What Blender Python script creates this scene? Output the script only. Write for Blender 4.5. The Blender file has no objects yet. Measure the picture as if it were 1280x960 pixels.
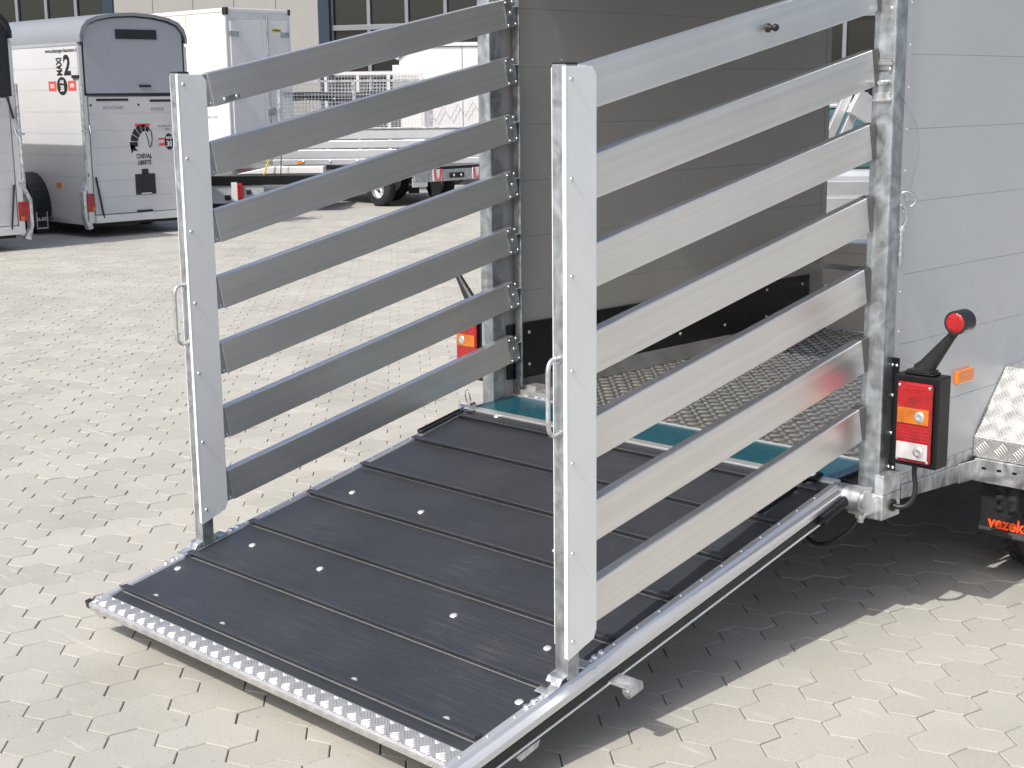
import bpy, math, random
from math import sin, cos, pi, radians, tan, atan
from mathutils import Vector, Matrix

random.seed(7)
S = bpy.context.scene
COL = S.collection

# ------------------------------------------------------------------ camera, sky, sun, exposure
cam_d = bpy.data.cameras.new('camera')
cam = bpy.data.objects.new('camera', cam_d); COL.objects.link(cam)
CAM = Vector((2.8916, -3.4905, 1.5281))
FW = Vector((-0.68832, 0.69844, -0.19597)); RT = Vector((0.71378, 0.70028, -0.01128)); UP = Vector((-0.12935, 0.14764, 0.98055))
cam.matrix_world = Matrix(((RT.x, UP.x, -FW.x, CAM.x), (RT.y, UP.y, -FW.y, CAM.y), (RT.z, UP.z, -FW.z, CAM.z), (0, 0, 0, 1)))
cam_d.sensor_width = 36; cam_d.lens = 36 * 1806.6 / 1280
cam_d.clip_end = 1000; cam_d.clip_start = 0.05
S.camera = cam

SUN_EL, SUN_AZ = radians(49.5), radians(-3.0)       # azimuth of the shadows, from +Y towards +X
w = bpy.data.worlds.new('World'); S.world = w; w.use_nodes = True
nt = w.node_tree; nt.nodes.clear()
sky = nt.nodes.new('ShaderNodeTexSky'); sky.sky_type = 'NISHITA'; sky.sun_disc = False
sky.sun_elevation = SUN_EL; sky.sun_rotation = radians(180 - 3)
sky.altitude = 300; sky.air_density = 0.8; sky.dust_density = 5.0; sky.ozone_density = 0.6
bg = nt.nodes.new('ShaderNodeBackground'); bg.inputs['Strength'].default_value = 0.15
wo = nt.nodes.new('ShaderNodeOutputWorld')
nt.links.new(sky.outputs[0], bg.inputs[0]); nt.links.new(bg.outputs[0], wo.inputs[0])
sun_d = bpy.data.lights.new('sun', 'SUN'); sun_d.energy = 3.1; sun_d.angle = radians(0.53); sun_d.color = (1.0, 0.95, 0.88)
sun = bpy.data.objects.new('sun', sun_d); COL.objects.link(sun)
sun.location = (0, -10, 20)
sun.rotation_euler = Vector((sin(SUN_AZ) * cos(SUN_EL), cos(SUN_AZ) * cos(SUN_EL), -sin(SUN_EL))).to_track_quat('-Z', 'Y').to_euler()
S.view_settings.view_transform = 'Standard'; S.view_settings.look = 'None'
S.view_settings.gamma = 1.0; S.view_settings.use_curve_mapping = False; S.view_settings.exposure = 0.30

# ------------------------------------------------------------------ materials
def new_mat(name):
    m = bpy.data.materials.new(name); m.use_nodes = True
    nt = m.node_tree
    return m, nt, nt.nodes['Principled BSDF']
def N(nt, t, **kw):
    n = nt.nodes.new(t)
    for k, v in kw.items():
        if k in n.inputs.keys(): n.inputs[k].default_value = v
        else: setattr(n, k, v)
    return n
def coords(nt, scale=(1, 1, 1), kind='Object'):
    tc = nt.nodes.new('ShaderNodeTexCoord'); mp = nt.nodes.new('ShaderNodeMapping')
    mp.inputs['Scale'].default_value = scale
    nt.links.new(tc.outputs[kind], mp.inputs['Vector']); return mp.outputs['Vector']
def noise(nt, vec, scale, detail=4, rough=.55):
    n = nt.nodes.new('ShaderNodeTexNoise'); n.inputs['Scale'].default_value = scale
    n.inputs['Detail'].default_value = detail; n.inputs['Roughness'].default_value = rough
    nt.links.new(vec, n.inputs['Vector']); return n.outputs['Fac']
def ramp_(nt, fac, stops):
    r = nt.nodes.new('ShaderNodeValToRGB'); nt.links.new(fac, r.inputs['Fac'])
    el = r.color_ramp.elements
    while len(el) < len(stops): el.new(.5)
    for e, (p, c) in zip(el, stops):
        e.position = p; e.color = (c[0], c[1], c[2], 1) if len(c) == 3 else c
    return r.outputs['Color']
def val_ramp(nt, fac, lo, hi, a=.3, b=.7):
    m = nt.nodes.new('ShaderNodeMapRange'); nt.links.new(fac, m.inputs['Value'])
    m.inputs['From Min'].default_value = a; m.inputs['From Max'].default_value = b
    m.inputs['To Min'].default_value = lo; m.inputs['To Max'].default_value = hi
    return m.outputs['Result']
def bump(nt, b, height, strength, dist=.002):
    n = nt.nodes.new('ShaderNodeBump'); n.inputs['Strength'].default_value = strength; n.inputs['Distance'].default_value = dist
    nt.links.new(height, n.inputs['Height']); nt.links.new(n.outputs['Normal'], b.inputs['Normal']); return n
def simple(name, col, rough=.5, metal=0.0, spec=.5, var=.06, vscale=6, bmp=0, bscale=80, coat=0):
    m, nt, b = new_mat(name)
    v = coords(nt); f = noise(nt, v, vscale)
    lo = tuple(max(0, c * (1 - var)) for c in col); hi = tuple(min(1, c * (1 + var)) for c in col)
    nt.links.new(ramp_(nt, f, [(.3, lo), (.7, hi)]), b.inputs['Base Color'])
    nt.links.new(val_ramp(nt, noise(nt, v, vscale * 2.3), max(0, rough - .06), min(1, rough + .06)), b.inputs['Roughness'])
    b.inputs['Metallic'].default_value = metal; b.inputs['Specular IOR Level'].default_value = spec
    b.inputs['Coat Weight'].default_value = coat
    if bmp: bump(nt, b, noise(nt, v, bscale), bmp)
    return m
def metal_brushed(name, col, axis, rough, var=.05, streak=.10, metal=.85):
    """extruded metal, fine lines running along one axis"""
    m, nt, b = new_mat(name)
    sc = [42, 42, 42]; sc[axis] = .22
    tc = nt.nodes.new('ShaderNodeTexCoord'); oi = nt.nodes.new('ShaderNodeObjectInfo')
    ml = N(nt, 'ShaderNodeMath', operation='MULTIPLY'); nt.links.new(oi.outputs['Random'], ml.inputs[0]); ml.inputs[1].default_value = 37.0
    va = N(nt, 'ShaderNodeVectorMath', operation='ADD'); nt.links.new(tc.outputs['Object'], va.inputs[0]); nt.links.new(ml.outputs[0], va.inputs[1])
    mp = nt.nodes.new('ShaderNodeMapping'); mp.inputs['Scale'].default_value = tuple(sc); nt.links.new(va.outputs[0], mp.inputs['Vector'])
    f = noise(nt, mp.outputs[0], 1.6, 5, .6); g = noise(nt, va.outputs[0], 3.0, 4)
    mx = N(nt, 'ShaderNodeMix', data_type='FLOAT'); mx.inputs[0].default_value = .4
    nt.links.new(f, mx.inputs[2]); nt.links.new(g, mx.inputs[3])
    lo = tuple(c * (1 - var) for c in col); hi = tuple(min(1, c * (1 + var)) for c in col)
    nt.links.new(ramp_(nt, mx.outputs[0], [(.35, lo), (.65, hi)]), b.inputs['Base Color'])
    nt.links.new(val_ramp(nt, mx.outputs[0], rough - streak / 2, rough + streak / 2, .35, .65), b.inputs['Roughness'])
    b.inputs['Metallic'].default_value = metal
    return m
def galvanised(name, col=(.43, .465, .485), rough=.44, drips=True):
    m, nt, b = new_mat(name)
    v = coords(nt)
    vo = N(nt, 'ShaderNodeTexVoronoi', Scale=55.0); nt.links.new(v, vo.inputs['Vector'])
    vs = coords(nt, (16, 16, 3.0)); st = noise(nt, vs, 1.6, 7, .72)
    fn = nt.nodes.new('ShaderNodeTexNoise'); fn.inputs['Scale'].default_value = 10; fn.inputs['Detail'].default_value = 6; fn.inputs['Distortion'].default_value = 2.2; nt.links.new(v, fn.inputs['Vector']); fl = fn.outputs['Fac']
    mx = N(nt, 'ShaderNodeMix', data_type='FLOAT'); mx.inputs[0].default_value = .55
    nt.links.new(st, mx.inputs[2]); nt.links.new(fl, mx.inputs[3])
    c1 = ramp_(nt, mx.outputs[0], [(.40, tuple(c * .70 for c in col)), (.5, col), (.62, tuple(min(1, c * 1.38) for c in col))])
    sp = ramp_(nt, vo.outputs['Color'], [(0, (.86,) * 3), (1, (1.0,) * 3)])
    mul = N(nt, 'ShaderNodeMix', data_type='RGBA', blend_type='MULTIPLY'); mul.inputs[0].default_value = 1
    nt.links.new(c1, mul.inputs[6]); nt.links.new(sp, mul.inputs[7]); nt.links.new(mul.outputs[2], b.inputs['Base Color'])
    nt.links.new(val_ramp(nt, mx.outputs[0], rough - .12, rough + .16), b.inputs['Roughness'])
    b.inputs['Metallic'].default_value = .82
    bump(nt, b, fl, .15, .002)
    return m

M = {}
M['galv'] = galvanised('galvanised_steel')
M['galv_bright'] = galvanised('bright_galvanised_steel', (.60, .62, .63), .40)
M['rail'] = metal_brushed('aluminium_rail', (.78, .778, .762), 1, .31, .075, .06, .84)
M['alu_x'] = metal_brushed('aluminium_profile', (.72, .73, .735), 1, .34, .04, .10, .7)
M['sheet'] = simple('plain_zinc_sheet', (.93, .95, .92), .40, .15, .5, .03, 5)
M['rivet'] = simple('rivet_metal', (.78, .79, .80), .28, .9, .5, .05, 30)
M['tread'] = simple('aluminium_tread_plate', (.60, .60, .59), .40, .75, .5, .10, 14)
M['floor_plate'] = simple('darkened_aluminium_floor_plate', (.17, .167, .16), .42, .70, .5, .25, 9)  # base colour darkened to paint in the dark gaps between lozenge highlights
M['lozenge'] = simple('highlit_polished_lozenges', (.92, .92, .90), .27, .88, .5, .06, 9)  # same sheet, near-white base: the lozenges' bright glints put into the colour
M['skirting'] = simple('worn_grey_skirting', (.20, .197, .19), .5, .5, .5, .25, 8)
M['black_metal'] = simple('black_painted_metal', (.006, .0065, .0075), .38, .0, .35, .2, 12)
M['black_plastic'] = simple('black_plastic', (.014, .015, .017), .45, 0, .5, .2, 20, .15, 160)
M['kick'] = simple('black_kick_plate', (.006, .006, .009), .32, 0, .5, .2, 5)
M['rubber'] = simple('tyre_rubber', (.022, .022, .023), .75, 0, .4, .2, 15, .2, 90)
M['white'] = simple('white_laminate', (.72, .72, .71), .35, 0, .5, .02, 2)
M['rim'] = simple('steel_rim', (.55, .56, .57), .4, .8)
M['orange'] = simple('amber_reflector_plastic', (.85, .22, .02), .25, 0, .5, .08, 40, .2, 200)
M['bolt_white'] = simple('zinc_bolt_head', (.82, .83, .84), .38, .6, .5, .05, 40)
M['vez'] = simple('orange_lettering', (.90, .09, .02), .45)
M['print_black'] = simple('black_print', (.012, .012, .014), .5)
M['print_grey'] = simple('grey_print', (.22, .22, .23), .5)
M['print_red'] = simple('red_print', (.62, .09, .08), .5)
M['print_white'] = simple('white_print', (.78, .78, .78), .5)
M['yellow'] = simple('yellow_print', (.75, .55, .03), .5)
M['steel_ring'] = simple('polished_steel', (.72, .73, .74), .18, 1.0)

# mat: ribbed black rubber, dusty
m, nt, b = new_mat('ribbed_rubber_mat'); M['mat'] = m
v = coords(nt); d1 = noise(nt, v, 2.2, 6, .65); d2 = noise(nt, coords(nt, (1, 24, 8)), 5, 5, .7)
mx = N(nt, 'ShaderNodeMix', data_type='FLOAT'); mx.inputs[0].default_value = .5
nt.links.new(d1, mx.inputs[2]); nt.links.new(d2, mx.inputs[3])
nt.links.new(ramp_(nt, mx.outputs[0], [(.36, (.026, .029, .035)), (.55, (.036, .040, .047)), (.70, (.070, .070, .072))]), b.inputs['Base Color'])
nt.links.new(val_ramp(nt, mx.outputs[0], .34, .52), b.inputs['Roughness'])
scf = ramp_(nt, noise(nt, coords(nt, (9, 40, 9)), 3.0, 6, .75), [(.62, (0, 0, 0)), (.74, (.35, .35, .35))]); base_l = b.inputs['Base Color'].links[0].from_socket
msc = N(nt, 'ShaderNodeMix', data_type='RGBA'); nt.links.new(scf, msc.inputs[0]); nt.links.new(base_l, msc.inputs[6]); msc.inputs[7].default_value = (.16, .155, .15, 1); nt.links.new(msc.outputs[2], b.inputs['Base Color'])
wv = N(nt, 'ShaderNodeTexWave', Scale=1.0, Distortion=0.0, bands_direction='Y'); nt.links.new(coords(nt, (1, 45, 1)), wv.inputs['Vector'])
ad = N(nt, 'ShaderNodeMath', operation='MULTIPLY_ADD'); nt.links.new(noise(nt, v, 120, 3), ad.inputs[0]); ad.inputs[1].default_value = .5
nt.links.new(wv.outputs['Fac'], ad.inputs[2]); bump(nt, b, ad.outputs[0], .18, .0015)
b.inputs['Specular IOR Level'].default_value = .45

# concrete paving, a slight tone of its own for each stone
m, nt, b = new_mat('concrete_paving_stone'); M['paver'] = m
geo = N(nt, 'ShaderNodeNewGeometry'); oi = N(nt, 'ShaderNodeObjectInfo')
add = N(nt, 'ShaderNodeMath', operation='ADD'); nt.links.new(geo.outputs['Random Per Island'], add.inputs[0]); nt.links.new(oi.outputs['Random'], add.inputs[1])
fr = N(nt, 'ShaderNodeMath', operation='FRACT'); nt.links.new(add.outputs[0], fr.inputs[0])
pos = geo.outputs['Position']
tone = ramp_(nt, fr.outputs[0], [(0, (.378, .372, .335)), (.5, (.402, .396, .358)), (1, (.432, .425, .386))])
st = ramp_(nt, noise(nt, pos, 1.3, 6, .6), [(.30, (.86, .855, .84)), (.48, (1, 1, 1)), (.70, (1.06, 1.055, 1.04))])
fi = ramp_(nt, noise(nt, pos, 160, 3, .7), [(.3, (.88, .88, .88)), (.7, (1.08, 1.08, 1.08))])
sp = ramp_(nt, noise(nt, pos, 45, 2, .5), [(.25, (.72, .71, .69)), (.33, (1, 1, 1))])
prev = tone
for c in (st, fi, sp):
    mul = N(nt, 'ShaderNodeMix', data_type='RGBA', blend_type='MULTIPLY'); mul.inputs[0].default_value = 1
    nt.links.new(prev, mul.inputs[6]); nt.links.new(c, mul.inputs[7]); prev = mul.outputs[2]
# pale scuffs
mpS = nt.nodes.new('ShaderNodeMapping'); mpS.inputs['Rotation'].default_value = (0, 0, radians(32)); mpS.inputs['Scale'].default_value = (1, 9, 1)
nt.links.new(pos, mpS.inputs['Vector'])
sc = ramp_(nt, noise(nt, mpS.outputs[0], 2.4, 5, .6), [(.63, (0, 0, 0)), (.70, (.6, .6, .6))])
mixs = N(nt, 'ShaderNodeMix', data_type='RGBA'); nt.links.new(sc, mixs.inputs[0]); nt.links.new(prev, mixs.inputs[6]); mixs.inputs[7].default_value = (.60, .58, .54, 1)
nt.links.new(mixs.outputs[2], b.inputs['Base Color'])
b.inputs['Roughness'].default_value = .88; b.inputs['Specular IOR Level'].default_value = .3
bump(nt, b, noise(nt, pos, 220, 3, .7), .25, .001)

m, nt, b = new_mat('jointing_sand'); M['sand'] = m
geo = N(nt, 'ShaderNodeNewGeometry')
nt.links.new(ramp_(nt, noise(nt, geo.outputs['Position'], 30, 4), [(.3, (.09, .084, .072)), (.7, (.17, .16, .138))]), b.inputs['Base Color']); b.inputs['Roughness'].default_value = .95
m, nt, b = new_mat('concrete_yard'); M['yard'] = m
geo = N(nt, 'ShaderNodeNewGeometry')
nt.links.new(ramp_(nt, noise(nt, geo.outputs['Position'], .9, 6), [(.3, (.35, .345, .313)), (.7, (.41, .40, .365))]), b.inputs['Base Color']); b.inputs['Roughness'].default_value = .9

# painted grey body panels
def panel_mat(name, col, rough):
    m, nt, b = new_mat(name)
    v = coords(nt); f = noise(nt, v, 1.4, 5); s = noise(nt, v, 2.2, 3)
    nt.links.new(ramp_(nt, f, [(.3, tuple(c * .96 for c in col)), (.7, tuple(c * 1.04 for c in col))]), b.inputs['Base Color'])
    nt.links.new(val_ramp(nt, s, rough - .05, rough + .08), b.inputs['Roughness'])
    bump(nt, b, noise(nt, v, 2.0, 2), .03, .004)
    return m
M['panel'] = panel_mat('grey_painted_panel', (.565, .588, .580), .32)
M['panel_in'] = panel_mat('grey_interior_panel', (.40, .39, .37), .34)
M['hpanel'] = panel_mat('anodised_plank', (.60, .61, .61), .36)
M['hside'] = panel_mat('white_anodised_side', (.58, .59, .60), .38)
M['poly'] = panel_mat('grey_polyester_roof', (.24, .26, .28), .34)
M['flapgrey'] = panel_mat('grey_polyester_flap', (.36, .38, .42), .32)
M['facade'] = panel_mat('beige_facade_panel', (.27, .267, .26), .6)
M['teal'] = simple('teal_film', (.006, .070, .098), .28, 0, .5, .12, 4)
M['tarp'] = simple('black_tarpaulin', (.012, .014, .020), .40, 0, .5, .2, 6, .3, 12)
M['alu_plain'] = simple('mill_aluminium', (.72, .73, .74), .42, .75, .5, .05, 3)
M['frame_blue'] = simple('dark_blue_frame', (.012, .028, .05), .35)
M['frame_grey'] = simple('grey_window_frame', (.18, .20, .22), .4)
M['wire'] = simple('galvanised_wire', (.60, .62, .64), .45, .6)
m, nt, b = new_mat('dark_window_glass'); M['glass'] = m
b.inputs['Base Color'].default_value = (.012, .016, .018, 1); b.inputs['Roughness'].default_value = .05
m, nt, b = new_mat('tinted_car_glass'); M['carglass'] = m
b.inputs['Base Color'].default_value = (.05, .13, .14, 1); b.inputs['Roughness'].default_value = .06
m, nt, b = new_mat('clear_tube'); M['clear'] = m
b.inputs['Base Color'].default_value = (.9, .92, .92, 1); b.inputs['Roughness'].default_value = .15
b.inputs['Transmission Weight'].default_value = 1.0; b.inputs['IOR'].default_value = 1.08
def lens_mat(name, col, trans=.35):
    m, nt, b = new_mat(name)
    v = coords(nt)
    wv = N(nt, 'ShaderNodeTexVoronoi', Scale=110.0, distance='CHEBYCHEV'); wv.inputs['Randomness'].default_value = .15; nt.links.new(v, wv.inputs['Vector'])
    f = noise(nt, v, 22, 2)
    nt.links.new(ramp_(nt, f, [(.32, tuple(c * .6 for c in col)), (.5, tuple(c * .85 for c in col)), (.68, col)]), b.inputs['Base Color'])
    b.inputs['Roughness'].default_value = .12; b.inputs['Coat Weight'].default_value = .6; b.inputs['Coat Roughness'].default_value = .03
    bump(nt, b, wv.outputs['Distance'], .6, .003)
    return m
M['lens_red'] = lens_mat('red_lens', (.40, .004, .008)); M['lens_amber'] = lens_mat('amber_lens', (.62, .17, .008)); M['lens_clear'] = lens_mat('clear_lens', (.62, .62, .62))
#M['leaf'] = simple('plant_leaves', (.030, .055, .022), .6, 0, .4, .5, 9)

# ------------------------------------------------------------------ mesh building
class MB:
    def __init__(s): s.v = []; s.f = []; s.sm = []
    def add(s, vs, fs, smooth=False):
        o = len(s.v); s.v += [tuple(p) for p in vs]
        for f in fs: s.f.append(tuple(i + o for i in f)); s.sm.append(smooth)
        return s
    def box(s, x0, x1, y0, y1, z0, z1):
        return s.add([(x0, y0, z0), (x1, y0, z0), (x1, y1, z0), (x0, y1, z0), (x0, y0, z1), (x1, y0, z1), (x1, y1, z1), (x0, y1, z1)],
                     [(0, 3, 2, 1), (4, 5, 6, 7), (0, 1, 5, 4), (1, 2, 6, 5), (2, 3, 7, 6), (3, 0, 4, 7)])
    def prism(s, pts, axis, a, b):
        """polygon pts (2D, the two other axes in order) extruded along axis from a to b"""
        def P(p, t):
            return (t, p[0], p[1]) if axis == 0 else ((p[0], t, p[1]) if axis == 1 else (p[0], p[1], t))
        n = len(pts)
        area = sum(pts[i][0] * pts[(i + 1) % n][1] - pts[(i + 1) % n][0] * pts[i][1] for i in range(n))
        flip = (area < 0) ^ (axis == 1) ^ (b < a)
        vs = [P(p, a) for p in pts] + [P(p, b) for p in pts]
        fs = [tuple(range(n))[::-1], tuple(range(n, 2 * n))] + [(i, (i + 1) % n, n + (i + 1) % n, n + i) for i in range(n)]
        if flip: fs = [f[::-1] for f in fs]
        return s.add(vs, fs)
    def cyl(s, p0, p1, r, n=12, r1=None, caps=True, smooth=True):
        p0 = Vector(p0); p1 = Vector(p1); r1 = r if r1 is None else r1
        d = (p1 - p0).normalized(); a = d.orthogonal().normalized(); bb = d.cross(a)
        vs = []
        for p, rr in ((p0, r), (p1, r1)):
            for i in range(n):
                t = 2 * pi * i / n; vs.append(p + a * cos(t) * rr + bb * sin(t) * rr)
        s.add(vs, [(i, (i + 1) % n, n + (i + 1) % n, n + i) for i in range(n)], smooth)
        if caps: s.add(vs, [tuple(range(n))[::-1], tuple(range(n, 2 * n))])
        return s
    def tube(s, path, r, n=8, closed=False):
        P = [Vector(p) for p in path]; k = len(P); vs = []
        ref = None
        for i in range(k):
            if closed: t = P[(i + 1) % k] - P[i - 1]
            else: t = P[min(i + 1, k - 1)] - P[max(i - 1, 0)]
            t.normalize()
            a = t.orthogonal().normalized() if ref is None else (ref - t * ref.dot(t)).normalized()
            ref = a; bb = t.cross(a)
            for j in range(n):
                q = 2 * pi * j / n; vs.append(P[i] + a * cos(q) * r + bb * sin(q) * r)
        fs = []
        for i in range(k if closed else k - 1):
            for j in range(n):
                i2 = (i + 1) % k
                fs.append((i * n + j, i * n + (j + 1) % n, i2 * n + (j + 1) % n, i2 * n + j))
        s.add(vs, fs, True)
        if not closed: s.add(vs, [tuple(range(n))[::-1], tuple(range((k - 1) * n, k * n))])
        return s
    def dome(s, p, d, r, h=None, n=10):
        """button head: rivet or bolt head on surface point p, standing along d"""
        p = Vector(p); d = Vector(d).normalized(); h = h or r * .5
        a = d.orthogonal().normalized(); bb = d.cross(a); vs = []
        for rr, hh in ((r, 0), (r * .92, h * .45), (r * .6, h * .85)):
            for i in range(n):
                t = 2 * pi * i / n; vs.append(p + a * cos(t) * rr + bb * sin(t) * rr + d * hh)
        vs.append(p + d * h); fs = []
        for k in range(2):
            for i in range(n): fs.append((k * n + i, k * n + (i + 1) % n, (k + 1) * n + (i + 1) % n, (k + 1) * n + i))
        for i in range(n): fs.append((2 * n + i, 2 * n + (i + 1) % n, 3 * n))
        return s.add(vs, fs, True)
    def lathe(s, prof, axis_p, axis_d, n=32):
        """profile of (radius, along) turned about an axis"""
        p = Vector(axis_p); d = Vector(axis_d).normalized(); a = d.orthogonal().normalized(); bb = d.cross(a); k = len(prof); vs = []
        for i in range(n):
            t = 2 * pi * i / n; e = a * cos(t) + bb * sin(t)
            for (r, h) in prof: vs.append(p + e * r + d * h)
        fs = [(i * k + j, i * k + j + 1, ((i + 1) % n) * k + j + 1, ((i + 1) % n) * k + j) for i in range(n) for j in range(k - 1)]
        return s.add(vs, [f[::-1] for f in fs], True)
    def mesh(s, name, mat):
        me = bpy.data.meshes.new(name); me.from_pydata(s.v, [], s.f)
        me.polygons.foreach_set('use_smooth', s.sm)
        if mat: me.materials.append(M[mat] if isinstance(mat, str) else mat)
        me.update(); return me
    def build(s, name, mat, parent=None, loc=(0, 0, 0), rot=(0, 0, 0), bevel=0, seg=2, kind=None, label=None):
        o = bpy.data.objects.new(name, s.mesh(name, mat)); COL.objects.link(o)
        o.parent = parent; o.location = loc; o.rotation_euler = rot
        if bevel:
            md = o.modifiers.new('bevel', 'BEVEL'); md.width = bevel; md.segments = seg; md.limit_method = 'ANGLE'; md.angle_limit = radians(40)
        if kind: o['kind'] = kind
        if label: o['label'] = label
        return o
def empty(name, loc=(0, 0, 0), rot=(0, 0, 0), parent=None):
    o = bpy.data.objects.new(name, None); COL.objects.link(o); o.location = loc; o.rotation_euler = rot; o.parent = parent
    o.empty_display_size = .2; return o
def thing(name, label, cat, loc=(0, 0, 0), rotz=0, group=None):
    o = empty(name, loc, (0, 0, rotz)); o['label'] = label; o['category'] = cat
    if group: o['group'] = group
    return o
def share(src, parent=None, loc=None, rot=None):
    c = src.copy(); COL.objects.link(c)
    if parent is not None: c.parent = parent
    if loc is not None: c.location = loc
    if rot is not None: c.rotation_euler = rot
    return c
def text(name, body, size, mat, parent, loc, rot, sx=1.0, align='CENTER', bold=0.0, depth=.0008):
    cu = bpy.data.curves.new('lettering', 'FONT'); cu.body = body; cu.size = size; cu.align_x = align; cu.align_y = 'CENTER'
    cu.extrude = depth; cu.offset = bold; cu.resolution_u = 3
    t = bpy.data.objects.new('lettering_tmp', cu); COL.objects.link(t)
    bpy.context.view_layer.update()
    me = bpy.data.meshes.new_from_object(t.evaluated_get(bpy.context.evaluated_depsgraph_get()))
    bpy.data.objects.remove(t); bpy.data.curves.remove(cu)
    me.materials.clear(); me.materials.append(M[mat])
    o = bpy.data.objects.new(name, me); COL.objects.link(o); o.parent = parent; o.location = loc; o.rotation_euler = rot; o.scale = (sx, 1, 1)
    return o

# raised tread bars ------------------------------------------------------------
def bar(mb, c, du, n, ln, wd, h):
    """one raised tread bar: centre c, direction du, surface normal n"""
    c = Vector(c); du = Vector(du).normalized(); n = Vector(n).normalized(); dv = n.cross(du)
    a, e = ln / 2, wd / 2
    vs = [c - du * a, c - du * a * .55 - dv * e, c + du * a * .55 - dv * e, c + du * a, c + du * a * .55 + dv * e, c - du * a * .55 + dv * e,
          c - du * a * .5 + n * h, c + du * a * .5 + n * h]
    mb.add(vs, [(0, 1, 6), (1, 2, 7, 6), (2, 3, 7), (3, 4, 7), (4, 5, 6, 7), (5, 0, 6)], True)
def five_bar(mb, o, U, V, w, h, cell=.036, inset=.004, hb=.0014, clip=None, voff=0.0):
    """five-bar tread on a rectangle o + u*U + v*V"""
    o = Vector(o); U = Vector(U).normalized(); V = Vector(V).normalized(); n = U.cross(V)
    d1 = (U + V).normalized(); d2 = (U - V).normalized()
    R = int((w + h) / cell) + 2
    for i in range(-R, R):
        for j in range(-R, R):
            cx = (i + j) * cell * .7071; cy = (i - j) * cell * .7071 + voff
            if cx < -cell or cx > w + cell or cy < -cell or cy > h + cell: continue
            along, across = (d1, d2) if (i % 2 == 0) == (j % 2 == 0) else (d2, d1)
            for k in range(5):
                q = Vector((cx, cy)) 
                off = (k - 2) * cell * .2
                p = o + U * cx + V * cy + across * off
                pu = (p - o).dot(U); pv = (p - o).dot(V); au = along.dot(U); av = along.dot(V)
                lo, hi = -cell * .43, cell * .43            # the stretch of the bar that lies on the sheet
                for x_, d_, m_ in ((pu, au, w), (pv, av, h)):
                    e0, e1 = (inset - x_) / d_, (m_ - inset - x_) / d_
                    lo = max(lo, min(e0, e1)); hi = min(hi, max(e0, e1))
                if hi - lo < cell * .15: continue
                bar(mb, p + along * (lo + hi) / 2, along, n, hi - lo, cell * .10, hb)

# ------------------------------------------------------------------ ground of paving stones
ground = MB().add([(-300, -300, -.010), (300, -300, -.010), (300, 300, -.010), (-300, 300, -.010)], [(0, 1, 2, 3)]).build('ground', 'sand')
ground['kind'] = 'structure'
s_hex = .0697; ap = s_hex * math.sqrt(3) / 2
u50 = Vector((cos(radians(49)), sin(radians(49)))) * 2 * ap; u110 = Vector((cos(radians(109)), sin(radians(109)))) * 2 * ap
# outline of a three-hexagon stone, from the union of its hexagons
def stone_outline():
    edges = {}
    for c in (Vector((0, 0)), u50, u110):
        P = [c + Vector((cos(radians(19 + 60 * k)), sin(radians(19 + 60 * k)))) * s_hex for k in range(6)]
        for k in range(6):
            a, bq = P[k], P[(k + 1) % 6]
            ka = (round(a.x, 4), round(a.y, 4)); kb = (round(bq.x, 4), round(bq.y, 4))
            if (kb, ka) in edges: del edges[(kb, ka)]
            else: edges[(ka, kb)] = (a, bq)
    nxt = {k[0]: k for k in edges}
    k0 = next(iter(edges)); out = []; k = k0
    while True:
        out.append(edges[k][0]); k = nxt.get(k[1])
        if k is None or k == k0: break
    return out
OUT = stone_outline(); NO = len(OUT); CEN = sum(OUT, Vector((0, 0))) / NO
def inset(P, d):
    Q = []
    for i in range(len(P)):
        a, bq, c = P[i - 1], P[i], P[(i + 1) % len(P)]
        e1 = (bq - a).normalized(); e2 = (c - bq).normalized()
        n1 = Vector((-e1.y, e1.x)); n2 = Vector((-e2.y, e2.x)); mm = (n1 + n2); mm = mm / max(.3, mm.dot(n1))
        Q.append(bq + mm * d)
    return Q
o1 = [p - CEN for p in inset(OUT, .0015)]; o2 = [p - CEN for p in inset(OUT, .0036)]
STV = [(p.x, p.y, -.013) for p in o1] + [(p.x, p.y, -.0022) for p in o1] + [(p.x, p.y, 0) for p in o2]
STF = []
for i in range(NO):
    j = (i + 1) % NO
    STF.append((i, j, NO + j, NO + i)); STF.append((NO + i, NO + j, 2 * NO + j, 2 * NO + i))
STF.append(tuple(range(2 * NO, 3 * NO)))
t1 = u50 + u110; t2 = u50 * 2 - u110
base0 = Vector((-.392, -1.8555)) + CEN
F2 = Vector((FW.x, FW.y)).normalized(); R2 = Vector((F2.y, -F2.x)); C2 = Vector((CAM.x, CAM.y))
stones = []
for i in range(-170, 171):
    for j in range(-170, 171):
        p = base0 + t1 * i + t2 * j
        q = p - C2; dd = q.dot(F2); ll = q.dot(R2)
        if 1.9 < dd < 19 and abs(ll) < dd * .36 + 1.3: stones.append((dd, ll, p))
stones.sort(key=lambda t: t[0])
rnd = random.Random(3)
def visible(dd, ll, p):
    if abs(ll) > dd * .36 + .05 or dd < 2.6: return False
    return not (-.6 < p.x < .75 and -1.35 < p.y < 2.2)
single, rest = [], []
for st_ in stones: (single if len(single) < 300 and visible(*st_) else rest).append(st_)
me_st = bpy.data.meshes.new('paving_stone'); me_st.from_pydata(STV, [], STF); me_st.materials.append(M['paver'])
for dd, ll, p in single:
    o = bpy.data.objects.new('paving_stone', me_st); COL.objects.link(o); o.parent = ground
    o.location = (p.x, p.y, rnd.uniform(-.0015, .0012)); o.rotation_euler = (rnd.gauss(0, .004), rnd.gauss(0, .004), rnd.gauss(0, .003))
mb = MB()
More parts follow.
